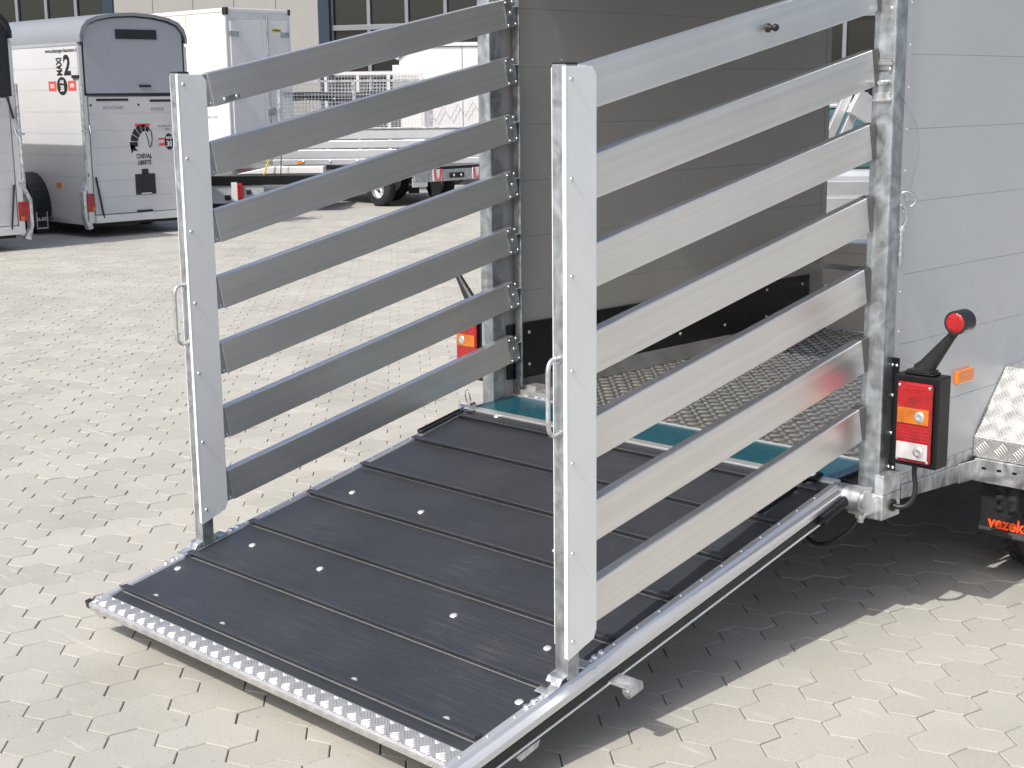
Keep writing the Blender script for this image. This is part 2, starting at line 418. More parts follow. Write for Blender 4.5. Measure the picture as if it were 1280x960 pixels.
for dd, ll, p in rest:
    dz = rnd.uniform(-.0015, .0012); tx = rnd.gauss(0, .004); ty = rnd.gauss(0, .004)
    mb.add([(x + p.x, y + p.y, z + dz + tx * y - ty * x) for x, y, z in STV], STF)
mb.build('paving_stones', 'paver', ground, kind='stuff')
# the yard farther off, where single stones no longer show
mb = MB()
ring = [C2 + F2 * 19 + R2 * -60, C2 + F2 * 19 + R2 * 60, C2 + F2 * 200 + R2 * 160, C2 + F2 * 200 + R2 * -160]
mb.add([(p.x, p.y, -.004) for p in ring], [(0, 1, 2, 3)])
for sgn in (-1, 1):
    q = [C2 + F2 * 19 + R2 * sgn * (19 * .36 + 1.3), C2 + F2 * 1.9 + R2 * sgn * (1.9 * .36 + 1.3), C2 + F2 * 1.9 + R2 * sgn * 60, C2 + F2 * 19 + R2 * sgn * 60]
    mb.add([(p.x, p.y, -.004) for p in q], [(0, 1, 2, 3)] if sgn < 0 else [(3, 2, 1, 0)])
q = [C2 + F2 * 1.9 + R2 * -60, C2 + F2 * 1.9 + R2 * 60, C2 - F2 * 80 + R2 * 60, C2 - F2 * 80 - R2 * 60]
mb.add([(p.x, p.y, -.004) for p in q], [(3, 2, 1, 0)])
yard = mb.build('yard', 'yard'); yard['kind'] = 'structure'

# ------------------------------------------------------------------ the livestock trailer
ZH = .432; ANG = radians(12.06)
trailer = thing('livestock_trailer', 'grey livestock trailer with lowered rubber ramp and two railed side gates', 'trailer', (0, .1, 0))
TO = Vector((0, .1, 0))
def tb(mb_, name, mat, parent=trailer, **kw):
    mb_.v = [(x, y - .1, z) for x, y, z in mb_.v]
    return mb_.build(name, mat, parent, **kw)
XL, XR, YB, YF, ZT = -.79, .835, .135, 2.35, 2.30
# walls of horizontal panels
for side in ('right', 'left'):
    if side == 'right': xa, xb, y0, y1 = .805, XR, .137, 3.6
    else: xa, xb, y0, y1 = XL - .03, XL, .207, 2.30
    wall = empty('side_wall', (0, 0, 0), parent=trailer)
    z = .43; k = 0
    seams = [.43, .615, .82, 1.02, 1.222, 1.424, 1.626, 1.83, 2.03, 2.26]
    for za, zb in zip(seams, seams[1:]):
        mb = MB().box(xa, xb, y0, y1, za + .0003, zb - .0003)
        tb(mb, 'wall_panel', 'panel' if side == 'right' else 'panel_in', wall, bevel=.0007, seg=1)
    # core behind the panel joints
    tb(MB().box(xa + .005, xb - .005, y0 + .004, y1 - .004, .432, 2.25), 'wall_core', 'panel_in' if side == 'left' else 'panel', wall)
    mbr = MB()
    if side == 'right':
        tb(MB().box(XR - .002, XR + .0025, .1355, .166, .43, 2.25), 'edge_trim', 'panel', wall, bevel=.001)
        for q in range(16): mbr.dome((XR + .0025, .156, .52 + q * .113), (1, 0, 0), .0042, .003)
        tb(mbr, 'rivets', 'rivet', wall, kind='stuff')
    else:
        tb(MB().box(XL - .032, XL + .003, 2.301, 2.335, .43, 2.25), 'end_trim', 'panel_in', wall, bevel=.002)
# roof
tb(MB().box(-.83, .845, .075, 3.62, 2.262, 2.30), 'roof', 'poly', bevel=.01)
# corner posts
tb(MB().box(.771, .8392, .075, .1345, .405, 2.26), 'corner_post', 'galv', bevel=.005, seg=3, label='streaky galvanised rear corner post on the lamp side')
tb(MB().box(-.845, -.785, .145, .205, .405, 2.26), 'corner_post', 'galv', bevel=.005, seg=3)
# clamp on the right post
mb = MB()
for zz in (1.50, 1.595): mb.box(.764, .8335, .068, .150, zz, zz + .008)
for zz in (1.498, 1.583): mb.box(.780, .828, .0705, .0755, zz, zz + .026)
mb.dome((.826, .0705, 1.585), (0, -1, 0), .006); mb.dome((.786, .0705, 1.588), (0, -1, 0), .005); mb.dome((.800, .0748, 1.547), (0, -1, 0), .005)
tb(mb, 'post_clamp', 'galv_bright', bevel=.001)
mb = MB(); mb.cyl((.815, .0745, 1.55), (.815, .045, 1.55), .008, 6); mb.cyl((.815, .047, 1.55), (.815, .036, 1.55), .0055, 10)
mb.dome((.832, .10, 1.66), (1, 0, 0), .006); mb.dome((.822, .0745, 1.745), (0, -1, 0), .006)
tb(mb, 'clamp_bolt', 'rivet')
# floor
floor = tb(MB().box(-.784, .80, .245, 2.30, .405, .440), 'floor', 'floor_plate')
mb = MB(); pitch = .043
for i in range(38):
    for j in range(48):
        x = -.775 + i * pitch + .006; y = .256 + j * pitch
        if x > .795: continue
        a = radians(45 if (i + j) % 2 else -45)
        if -.80 < x < .80: bar(mb, (x, y - .1, .440), (cos(a), sin(a), 0), (0, 0, 1), .044, .0150, .0064)
mb.build('tread_lozenges', 'lozenge', floor, kind='stuff')
tb(MB().box(-.784, .80, .2405, .2445, .41, .4445), 'floor_edge', 'alu_plain', bevel=.001)
# teal hinge cover between floor and ramp
mb = MB(); prof = [(.030, .4335), (.200, .4375), (.2395, .4395), (.2395, .4365), (.200, .434), (.030, .430)]
mb.prism(prof, 0, -.778, .70)
mb.prism([(.030, .433), (.2395, .439), (.2395, .436), (.030, .430)], 0, .7001, .728)
tb(mb, 'hinge_cover', 'teal', bevel=.001)
tb(MB().box(-.765, .745, -.012, .0295, .424, .4345), 'hinge_strip', 'alu_x', bevel=.002)
# kick boards and skirting inside
tb(MB().box(XL + .001, XL + .010, .215, 2.20, .500, .703), 'kick_board', 'kick', bevel=.002)
mb = MB()
for y in (.33, .62, .93, 1.24, 1.55, 1.86, 2.14):
    for z in (.545, .665): mb.dome((XL + .010, y, z), (1, 0, 0), .007)
tb(mb, 'kick_board_rivets', 'rivet', kind='stuff')
mb = MB().prism([(XL + .0005, .441), (XL + .045, .4415), (XL + .014, .498), (XL + .0005, .498)], 1, .25, 2.295)
tb(mb, 'skirting', 'skirting', bevel=.002)
mb = MB().prism([(.7995, .441), (.757, .4415), (.788, .498), (.7995, .498)], 1, .25, 2.295); tb(mb, 'skirting', 'skirting', bevel=.002)
# low slatted front wall
fw_ = empty('front_wall', parent=trailer)
for za, zb in ((.445, .565), (.578, .636), (.646, .716), (.744, .835)):
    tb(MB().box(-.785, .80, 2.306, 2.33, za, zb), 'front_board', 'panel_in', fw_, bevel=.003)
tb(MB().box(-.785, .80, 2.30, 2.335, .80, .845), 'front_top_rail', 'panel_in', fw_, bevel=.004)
# hinge bars the gates hang on
for x0, y0 in ((-.775, .250), (.778, .150)):
    mb = MB().box(x0, x0 + .032, y0, y0 + .006, .475, 2.25)
    mb.box(x0, x0 + .006, y0 + .0062, y0 + .034, .475, 2.25)
    tb(mb, 'hinge_bar', 'galv', bevel=.0015)
mb = MB().box(-.785, -.62, .252, .36, .4425, .462); mb.box(-.775, -.70, .275, .33, .4621, .478)
tb(mb, 'hinge_foot', 'tread', bevel=.002)
# chassis
ch = empty('chassis', parent=trailer)
for x in (-.60, .56): tb(MB().box(x, x + .05, .15, 4.2, .31, .40), 'chassis_beam', 'galv', ch, bevel=.003)
for y in (.15, .8, 1.5, 2.2, 3.3): tb(MB().box(-.78, .80, y, y + .05, .36, .404), 'cross_member', 'galv', ch, bevel=.003)
tb(MB().box(.790, .836, .136, 3.6, .370, .4295), 'side_sill', 'galv_bright', ch, bevel=.003)
tb(MB().box(-.826, -.79, .206, 3.6, .370, .4295), 'side_sill', 'galv_bright', ch, bevel=.003)
tb(MB().box(-.84, .77, .08, .13, .36, .404), 'rear_beam', 'galv', ch, bevel=.003)
tb(MB().box(-.78, .80, .136, 3.6, .400, .4045), 'underfloor', 'alu_plain', ch)
# rear corner bracket with hinge boss
mb = MB().box(.776, .868, .050, .150, .330, .404); mb.box(.838, .868, .052, .148, .4041, .462)
tb(mb, 'corner_bracket', 'galv_bright', bevel=.004, seg=3)
mb = MB().cyl((.752, .002, .398), (.838, .002, .398), .036, 20); mb.cyl((.838, .002, .398), (.846, .002, .398), .026, 16)
mb.box(.785, .842, .003, .051, .350, .398)
tb(mb, 'hinge_boss', 'galv_bright', bevel=.002)
mb = MB().cyl((.812, .030, .335), (.812, .030, .352), .016, 6); mb.cyl((.812, .030, .322), (.812, .030, .336), .010, 12)
tb(mb, 'hinge_bolt', 'galv_bright', bevel=.001)
tb(MB().cyl((.780, .055, .404), (.780, .055, .418), .015, 6), 'hinge_bolt', 'galv_bright', bevel=.001); tb(MB().cyl((.824, .055, .404), (.824, .055, .420), .010, 6), 'hinge_bolt', 'galv_bright', bevel=.001)
tb(MB().box(.8465, .8675, .1, .11, .44, .446), 'bracket_slot', 'black_metal')

# --- tail lamps: housing, lenses, marker arm
def tail_lamp(mx, yy, dz=0):
    """mx = +1 right, -1 left"""
    t = empty('tail_lamp', (mx * .931, yy - .1, .62 + dz), parent=trailer)
    def lb(mb_, name, mat, **kw):
        mb_.v = [(mx * x, y, z) for x, y, z in mb_.v]
        if mx < 0: mb_.f = [f[::-1] for f in mb_.f]
        return mb_.build(name, mat, t, **kw)
    mb = MB().box(-.069, .069, .004, .072, -.128, .132); mb.box(-.045, .045, .012, .06, .1321, .140)
    lb(mb, 'lamp_housing', 'black_metal', bevel=.004)
    mb = MB()
    for z0 in (.105, -.17): mb.box(-.1, -.070, .030, .034, z0, z0 + .065)
    mb.box(-.098, -.0695, .034, .060, -.13, .12)
    lb(mb, 'lamp_bracket', 'black_metal', bevel=.002)
    mb = MB()
    for z0 in (.148, -.148): mb.dome((-.092, .030, z0), (0, -1, 0), .005); mb.dome((-.078, .030, z0), (0, -1, 0), .005)
    for z0 in (.06, -.05): mb.dome((-.090, .034, z0), (0, -1, 0), .005)
    lb(mb, 'bracket_screws', 'rivet', kind='stuff')
    lb(MB().box(-.052, .056, -.010, .0038, -.114, .114), 'lens', 'lens_red', bevel=.008, seg=3)
    lb(MB().box(-.046, .050, -.0135, -.0102, -.002, .042), 'turn_lens', 'lens_amber', bevel=.002)
    lb(MB().box(-.046, .050, -.0135, -.0102, -.104, -.056), 'reverse_lens', 'lens_clear', bevel=.002)
    mb = MB()
    for x in (-.044, .048):
        for z in (.104, -.106): mb.dome((x, -.010, z), (0, -1, 0), .0045)
    for z in (.020, -.080): mb.lathe([(.016, .0), (.012, -.004), (.006, -.002), (.0, -.001)], (.022, -.0137, z), (0, 1, 0), 14)
    lb(mb, 'lens_screws', 'rivet', kind='stuff')
    # rubber arm with a round marker lamp
    p0, p1 = Vector((.0, .035, .138)), Vector((.100, .035, .272))
    d = (p1 - p0).normalized(); n_ = Vector((0, 1, 0)).cross(d)
    mb = MB(); vs = []
    for tt, ww, th in ((0, .033, .020), (.12, .026, .017), (.8, .013, .012), (1.05, .012, .012)):
        c_ = p0 + (p1 - p0) * tt
        for a in range(12): vs.append(c_ + n_ * cos(a * pi / 6) * ww + Vector((0, 1, 0)) * sin(a * pi / 6) * th)
    mb.add(vs, [(r * 12 + a, r * 12 + (a + 1) % 12, (r + 1) * 12 + (a + 1) % 12, (r + 1) * 12 + a) for r in range(3) for a in range(12)], True)
    mb.cyl((.110, -.002, .292), (.110, .052, .292), .033, 24); mb.box(-.036, .036, .012, .06, .1401, .146)
    lb(mb, 'marker_arm', 'black_plastic')
    mb = MB().lathe([(.0, -.004), (.018, -.0035), (.025, -.002), (.027, .0)], (.110, -.0025, .292), (0, 1, 0), 24)
    lb(mb, 'marker_lens', 'lens_red')
    return t
tail_lamp(1, .095); tail_lamp(-1, .16)
tb(MB().box(.8355, .850, .50, .60, .655, .695), 'side_marker', 'orange', bevel=.003)
# lamp cable
pts = [(.915, .14, .492), (.915, .138, .46), (.922, .135, .425), (.920, .128, .392), (.905, .118, .370), (.888, .11, .364), (.872, .105, .367)]
def smooth_path(P, k=6):
    P = [Vector(p) for p in P]; out = []
    for i in range(len(P) - 1):
        a, b_, c, d = P[max(i - 1, 0)], P[i], P[i + 1], P[min(i + 2, len(P) - 1)]
        for q in range(k):
            t = q / k
            out.append(.5 * ((2 * b_) + (c - a) * t + (2 * a - 5 * b_ + 4 * c - d) * t * t + (3 * b_ - a - 3 * c + d) * t ** 3))
    return out + [P[-1]]
tb(MB().tube(smooth_path(pts), .0075, 10), 'lamp_cable', 'black_plastic')
tb(MB().cyl((.8682, .105, .367), (.8735, .105, .367), .018, 18), 'cable_grommet', 'black_plastic')
tb(MB().tube(smooth_path([(.80, .04, .33), (.78, .02, .29), (.72, .0, .245), (.66, .01, .24), (.60, .05, .27), (.56, .1, .33)]), .006, 8), 'hanging_cable', 'black_plastic')

# --- fender, mudguard and wheels (right side seen, left the same)
def running_gear(sx):
    xi = sx * (XR + .002) if sx > 0 else -.826
    xo = xi + sx * .30
    a, b_ = min(xi, xo), max(xi, xo)
    prof = [(.645, .404), (.645, .468), (.835, .664), (2.55, .664), (2.735, .468), (2.735, .404), (2.725, .404), (2.725, .465), (2.545, .652), (.841, .652), (.655, .465), (.655, .404)]
    fe = tb(MB().prism(prof, 0, a, b_), 'fender', 'tread', bevel=.002)
    mb = MB()
    if sx > 0:
        sl = math.hypot(.190, .196); V = Vector((0, .190 / sl, .196 / sl))
        five_bar(mb, (a, .645, .4685), (1, 0, 0), V, b_ - a, sl, .043, .003, .0026)
        five_bar(mb, (a, .6447, .405), (1, 0, 0), (0, 0, 1), b_ - a, .062, .043, .002, .0022)
        five_bar(mb, (a, .835, .6643), (1, 0, 0), (0, 1, 0), b_ - a, .7, .043, .003, .0026)
        mb.v = [(x, y - .1, z) for x, y, z in mb.v]
        mb.build('fender_tread_bars', 'tread', fe, kind='stuff')
    # galvanised carrier below the fender
    mb = MB().box(a + .012, b_, .632, .639, .330, .402); mb.box(a + .012, b_, .6392, .72, .396, .402)
    mb.prism([(.20, .36), (.55, .340), (.55, .394), (.20, .40)], 0, a + (0 if sx > 0 else .29), a + (.006 if sx > 0 else .296))
    mb.prism([(a, .5505), (a + .012, .6315), (a + .018, .6315), (a + .006, .5505)], 2, .335, .397) if sx > 0 else None
    tb(mb, 'fender_carrier', 'galv_bright', bevel=.0015)
    if sx > 0:
        mb = MB()
        for k in range(5):
            x = a + .045 + k * .05
            mb.box(x - .007, x + .007, .6305, .6322, .372, .379)
        tb(mb, 'carrier_slots', 'black_metal', kind='stuff')
    # wheels
    for cy_ in (.975, 1.80):
        xm = (a + b_) / 2; r = .315
        wh = empty('wheel', (xm, cy_ - .1, r), parent=trailer)
        prof = [(.19, -.085), (.24, -.092), (.285, -.088), (.306, -.072), (.311, -.055), (.303, -.050), (.303, -.042), (.313, -.038), (.314, -.008), (.305, -.005), (.305, .005), (.314, .008), (.313, .038), (.303, .042), (.303, .050), (.311, .055), (.306, .072), (.285, .088), (.24, .092), (.19, .085)]
        ty = MB().lathe(prof, (0, 0, 0), (1, 0, 0), 56)
        for k in range(56):
            th = 2 * pi * k / 56
            for xx in (-.066, .066, .023, -.023):
                c_ = Vector((xx, cos(th) * .3135, sin(th) * .3135)); n_ = Vector((0, cos(th), sin(th)))
                bar(ty, c_, Vector((1, 0, 0)) + n_.cross(Vector((1, 0, 0))) * .35, n_, .03, .018, .006)
        ty.build('tyre', 'rubber', wh)
        rm = MB().lathe([(.0, .03), (.05, .03), (.06, .045), (.075, .03), (.15, .02), (.165, .05), (.192, .080), (.192, -.085)], (0, 0, 0), (sx, 0, 0), 36)
        rm.build('rim', 'rim', wh)
    for cy_ in (.975, 1.80): tb(MB().cyl((xi - sx * .85, cy_, .30), (xi + sx * .2, cy_, .30), .03, 12), 'axle', 'galv')
    # rear flap of the mudguard with the maker's lettering
    if sx > 0:
        mb = MB(); 
        mb.prism([(.690, .398), (.680, .26), (.668, .180), (.655, .160), (.662, .152), (.676, .165), (.700, .26), (.705, .398)], 0, a + .02, b_)
        fl = tb(mb, 'mud_flap', 'black_plastic', bevel=.002)
        text('lettering', 'vezeko', .052, 'vez', fl, (a + .040 + .085, .6655 - .1, .198), (radians(90 - 8), 0, 0), .98, 'CENTER', .0016)
running_gear(1); running_gear(-1)

# --- ramp ----------------------------------------------------------------
ramp = empty('loading_ramp', (0, -.1, ZH), (ANG, 0, 0), parent=trailer)
ramp['label'] = 'lowered loading ramp covered with black ribbed rubber matting'
LM = 1.5045
rb = lambda mb_, name, mat, **kw: mb_.build(name, mat, ramp, **kw)
rb(MB().box(-.745, .745, -1.552, -.012, -.020, -.006), 'ramp_board', 'alu_plain', bevel=.002)
ridges = [-.088, -.302, -.535, -.768, -1.000, -1.232, -1.468]
ys = [-.014] + ridges + [-LM]
# rubber mat strips: each strip ends in a raised cleat lying over the next one
for k in range(len(ys) - 1):
    ya, yb = ys[k], ys[k + 1]
    mb = MB()
    pr = [(ya - .0005, -.0058), (ya - .0005, .0), (yb + .027, .0), (yb + .021, .014), (yb + .002, .0165), (yb - .002, .0145), (yb - .001, .0115), (yb + .010, .0105), (yb + .010, -.0058)]
    if k == len(ys) - 2: pr = [(ya - .0005, -.0058), (ya - .0005, 0), (yb, 0), (yb, -.0058)]
    j0, j1 = rnd.uniform(-.003, .003), rnd.uniform(-.003, .003)
    mb.prism(pr, 0, -.742 + j0, .738 + j1)
    rb(mb, 'mat_strip', 'mat', bevel=.0012)
bolts = [(-.61, -1.436), (-.28, -1.436), (.28, -1.436), (.61, -1.436), (-.70, -1.297), (.713, -1.297)]
for y in (-1.088, -.688, -.272, -.018):
    for x in (-.608, -.28, .278, .611): bolts.append((x, y))
bm = MB().dome((0, 0, 0), (0, 0, 1), .0108, .0042, 16)
b0 = None
for x, y in bolts:
    if b0 is None: b0 = rb(bm, 'bolt_head', 'bolt_white', loc=(x, y, .0003))
    else: share(b0, loc=(x, y, .0003))
# tread plate along the free end
tr = rb(MB().prism([(-LM - .0006, -.004), (-LM - .0006, .0025), (-LM - .054, .0025), (-LM - .060, -.001), (-LM - .060, -.021), (-LM - .055, -.021), (-LM - .055, -.004)], 0, -.765, .748), 'end_tread', 'tread', bevel=.0015)
mb = MB(); five_bar(mb, (-.765, -LM - .055, .0026), (1, 0, 0), (0, 1, 0), 1.513, .054, .036, .0015, .0019, None, .012)
five_bar(mb, (-.765, -LM - .0601, -.021), (1, 0, 0), (0, 0, 1), 1.513, .020, .036, .001, .0018)
mb.build('end_tread_bars', 'tread', ramp, kind='stuff')
rb(MB().box(-.788, -.7665, -LM - .058, -LM - .0405, -.020, .003), 'end_cap', 'black_plastic', bevel=.001)
# side profiles
for sx in (1, -1):
    x0 = .7405 * sx
    pr = [(x0, .0), (x0 + sx * .003, .0065), (x0 + sx * .022, .0065), (x0 + sx * .026, -.004), (x0 + sx * .046, -.010), (x0 + sx * .046, -.026), (x0 + sx * .040, -.028), (x0 + sx * .040, -.0515), (x0 + sx * .047, -.0525), (x0 + sx * .047, -.0575), (x0, -.0575)]
    mb = MB().prism(pr, 1, -LM - .068 if sx > 0 else -LM - .04, -.02)
    rb(mb, 'side_profile', 'alu_x', bevel=.0018)
    rb(MB().box(*(sorted((x0 + sx * .0402, x0 + sx * .0440))), -LM - (.066 if sx > 0 else .038), -.06, -.0508, -.0290), 'side_seal', 'black_plastic', bevel=.001)
    mb = MB()
    for k in range(17): mb.dome((x0 + sx * .012, -.12 - k * .088, .0065), (0, 0, 1), .0042, .003)
    rb(mb, 'profile_rivets', 'rivet', kind='stuff')
# spring tube on the right edge
rb(MB().cyl((.795, -.16, -.038), (.795, -.005, -.030), .015, 14), 'spring_sleeve', 'black_metal')
# gate sockets: raised clip round the post foot
for cx_, cyw in ((.748, -1.143), (-.753, -1.135)):
    cyl_ = cyw / cos(ANG)
    mb = MB().prism([(cyl_ - .085, .0068), (cyl_ - .045, .0072), (cyl_ - .030, .020), (cyl_ + .028, .020), (cyl_ + .045, .0072), (cyl_ + .075, .0068), (cyl_ + .075, .0105), (cyl_ + .048, .0110), (cyl_ + .030, .0245), (cyl_ - .034, .0245), (cyl_ - .048, .0110), (cyl_ - .085, .0105)], 0, cx_ - .026, cx_ + .018)
    rb(mb, 'post_socket', 'galv_bright', bevel=.001)
    mb = MB()
    for yy in (-.115, -.14, .10, .125): mb.dome((cx_ + .002 * (1 if cx_ > 0 else -1), cyl_ + yy, .0066), (0, 0, 1), .010, .006)
    rb(mb, 'socket_bolts', 'rivet', kind='stuff')
# lug under the right edge and a short plate
mb = MB().cyl((.842, -1.075, -.062), (.842, -1.030, -.062), .014, 16); mb.cyl((.842, -1.0751, -.062), (.842, -1.0765, -.062), .008, 12)
mb.box(.76, .8445, -1.075, -1.030, -.0525, -.0475); mb.box(.8335, .8565, -1.0745, -1.0305, -.062, -.0474)
rb(mb, 'latch_lug', 'galv_bright', bevel=.001)
rb(MB().prism([(-1.40, -.061), (-1.32, -.061), (-1.33, -.075), (-1.39, -.078)], 0, .770, .788), 'under_plate', 'galv_bright')
# rubber latches at the hinge
def loop_strap(name, p0, p1, wid, r, parent):
    p0 = Vector(p0); p1 = Vector(p1); d = (p1 - p0).normalized(); n_ = Vector((d.y, -d.x, 0)).normalized()
    P = []
    for k in range(9):
        t = pi * k / 8; P.append(p1 + n_ * wid * cos(t) + d * wid * sin(t))
    for k in range(9):
        t = pi * k / 8; P.append(p0 - n_ * wid * cos(t) - d * wid * sin(t))
    return MB().tube(P, r, 8, True).build(name, 'black_plastic', parent)
loop_strap('rubber_latch', (.655, -.12, .012), (.650, -.255, .012), .014, .0065, ramp)
rb(MB().box(.642, .668, -.12, -.02, .006, .020), 'latch_tongue', 'black_plastic', bevel=.004)
mb = MB().box(.605, .70, -.028, .012, .006, .018); rb(mb, 'latch_plate', 'black_metal', bevel=.003)
mb = MB().dome((.628, -.008, .018), (0, 0, 1), .011, .006, 12); mb.dome((.676, -.008, .018), (0, 0, 1), .011, .006, 12); rb(mb, 'latch_bolts', 'rivet', kind='stuff')
loop_strap('rubber_latch', (-.745, -.06, .016), (-.752, -.245, .014), .010, .0055, ramp)
mb = MB().cyl((-.775, -.03, .014), (-.72, -.03, .014), .012, 12); mb.cyl((-.752, -.05, .016), (-.742, .01, .016), .009, 10)
rb(mb, 'latch_pin', 'steel_ring')
P = [(-.748 + .012 * cos(t * pi / 8), -.012, .048 + .026 * sin(t * pi / 8)) for t in range(16)]
rb(MB().tube(P, .0028, 8, True), 'pull_ring', 'steel_ring')

# --- side gates ------------------------------------------------------------
RAIL_MESH = {}
def gate(cx_, cyw, x_hinge, y_end, slope, side):
    zb = ZH + cyw * tan(ANG)
    g = empty('side_gate', (cx_, cyw - .1, zb), parent=trailer)
    g['label'] = 'right-hand folding gate with seven bare aluminium rails' if side > 0 else 'left-hand folding gate with seven shaded aluminium rails'
    def gb(mb_, name, mat, **kw): return mb_.build(name, mat, g, **kw)
    ztop = (1.592 if side > 0 else 1.601) - zb
    gb(MB().box(-.020, .020, -.020, .020, .008, ztop), 'gate_post', 'galv', bevel=.002)
    gb(MB().box(-.019, .019, -.019, .019, ztop + .0002, ztop + .0035), 'post_cap', 'black_plastic')
    bot = .245 - zb + (.0 if side > 0 else .02)
    # folded cover plate on the right-hand face, tabs at top and bottom cut back
    y1 = .078 if side > 0 else .074
    pl = [(-.0195, bot), (.035, bot + .020), (y1 - .010, bot + .030), (y1, bot + .052), (y1, ztop - .022), (y1 - .014, ztop - .004), (-.0195, ztop - .004)]
    mb = MB().prism(pl, 0, .0203, .0228)
    gb(mb, 'cover_plate', 'sheet', bevel=.0008)
    gb(MB().box(.0125, .0232, -.0228, -.0203, bot + .004, ztop - .004), 'cover_flange', 'sheet', bevel=.0008)
    pl2 = [(-.019, bot + .03), (y1 - .004, bot + .06), (y1 - .004, ztop - .02), (-.019, ztop - .006)]
    gb(MB().prism(pl2, 0, -.0225, -.0203), 'back_plate', 'sheet', bevel=.0008)
    mb = MB()
    for k in range(7):
        z = ztop - .032 - k * (ztop - bot - .075) / 6
        mb.dome((.0228, -.004, z), (1, 0, 0), .0055, .004); mb.dome((.0125, -.0228, z + .04), (0, -1, 0), .001, .001)
    gb(mb, 'plate_rivets', 'rivet', kind='stuff')
    # rails
    ys_ = .046 if side > 0 else .082; Lr = (y_end - (cyw + ys_)) / cos(atan(slope)); H = .096; T = .030
    yawg = atan((x_hinge - cx_) / (0.05 - cyw))
    key = (round(Lr, 3), side)
    for k in range(7):
        zt = 1.598 + (ys_ + cyw + 1.06) * slope - .198 * k - zb
        if key not in RAIL_MESH:
            mb = MB(); r_ = .0025
            cs = [(-T / 2, 0), (-T / 2 + .002, .001), (T / 2 - .002, .001), (T / 2, 0), (T / 2, -H), (T / 2 - .003, -H - .001), (-T / 2 + .003, -H - .001), (-T / 2, -H)]
            mb.prism(cs, 1, 0, Lr)
            # shallow grooves of the extrusion
            RAIL_MESH[key] = mb.mesh('rail', 'rail')
        o = bpy.data.objects.new('rail', RAIL_MESH[key]); COL.objects.link(o); o.parent = g
        o.location = (-sin(yawg) * 0 + .002, ys_, zt); o.rotation_euler = (atan(slope), 0, -yawg)
        md = o.modifiers.new('bevel', 'BEVEL'); md.width = .0018; md.segments = 2; md.limit_method = 'ANGLE'; md.angle_limit = radians(40)
        # end bracket with rivets, hinge tab
        fwd = Vector((sin(yawg) * cos(atan(slope)), cos(yawg) * cos(atan(slope)), sin(atan(slope)))); upv = Vector((0, -sin(atan(slope)), cos(atan(slope)))); rgt = Vector((cos(yawg), -sin(yawg), 0))
        e = Vector((.002, ys_, zt)) + fwd * Lr + rgt * (T / 2)
        def q(a_, b_, c_): return e + fwd * a_ + upv * b_ + rgt * c_
        mb = MB()
        A = [q(-.030, .0005, .0006), q(.018, -.004, .0006), q(.018, -H, .0006), q(-.030, -H - .0005, .0006)]
        Bq = [p + rgt * .0025 for p in A]
        mb.add([*A, *Bq], [(0, 1, 2, 3)[::-1], (4, 5, 6, 7), (0, 1, 5, 4), (1, 2, 6, 5), (2, 3, 7, 6), (3, 0, 4, 7)])
        if side < 0:
            mb.f = [f[::-1] for f in mb.f]
            gb(mb, 'end_bracket', 'galv')
            mr = MB()
            for a_, b_ in ((-.024, -.010), (.010, -.012), (-.024, -.088), (.012, -.088), (-.006, -.047)): mr.dome(q(a_, b_, .0031), rgt, .0045 if b_ != -.047 else .0065, .004)
            gb(mr, 'bracket_rivets', 'rivet', kind='stuff')
            mr = MB()
            mr.dome(Vector((.002, ys_, zt)) - fwd * .008 - upv * .086 + rgt * .0095, rgt, .0045, .004)
            gb(mr, 'rail_end_rivet', 'rivet')
            gb(MB().box(-.010, .0095, -.040, -.0005, -H + .002, -.002), 'rail_insert', 'galv', loc=(.002, ys_, zt), rot=(atan(slope), 0, -yawg))
        else:
            mb = MB(); A = [q(.0006, .0, -T), q(.0006, .0, .0), q(.0006, -H, .0), q(.0006, -H, -T)]; Bq = [p + fwd * .030 for p in A]
            mb.add([*A, *Bq], [(0, 1, 2, 3), (7, 6, 5, 4), (4, 5, 1, 0), (5, 6, 2, 1), (6, 7, 3, 2), (7, 4, 0, 3)]); gb(mb, 'rail_end_block', 'skirting')  # dark grey block filling the gap between rail end and post
        hz = e.z - .045
        if side > 0: e = e - rgt * .012
        tab = MB().box(e.x - .018, e.x - .012, e.y - .005, e.y + (.045 if side < 0 else .115), hz - .016, hz + .016); tab.box(e.x - .018, e.x + .008, e.y + (.016 if side < 0 else .032), e.y + (.045 if side < 0 else .115), hz + .0162, hz + .0195)
        gb(tab, 'hinge_tab', 'galv_bright', bevel=.001)
    # hand loop
    z0 = .60 if side > 0 else .62; z0 = (.865 if side > 0 else .905) - zb
    P = smooth_path([(-.004, -.020, z0 + .085), (-.004, -.036, z0 + .087), (-.004, -.050, z0 + .078), (-.004, -.055, z0 + .055), (-.004, -.055, z0), (-.004, -.055, z0 - .055), (-.004, -.050, z0 - .078), (-.004, -.036, z0 - .087), (-.004, -.020, z0 - .085)], 5)
    gb(MB().tube(P, .0055, 10), 'handle', 'galv_bright')
    mb = MB()
    for zz in (.085, -.085): mb.cyl((-.004, -.0202, z0 + zz), (-.004, -.0225, z0 + zz), .010, 14)
    gb(mb, 'handle_feet', 'galv_bright', kind='stuff')
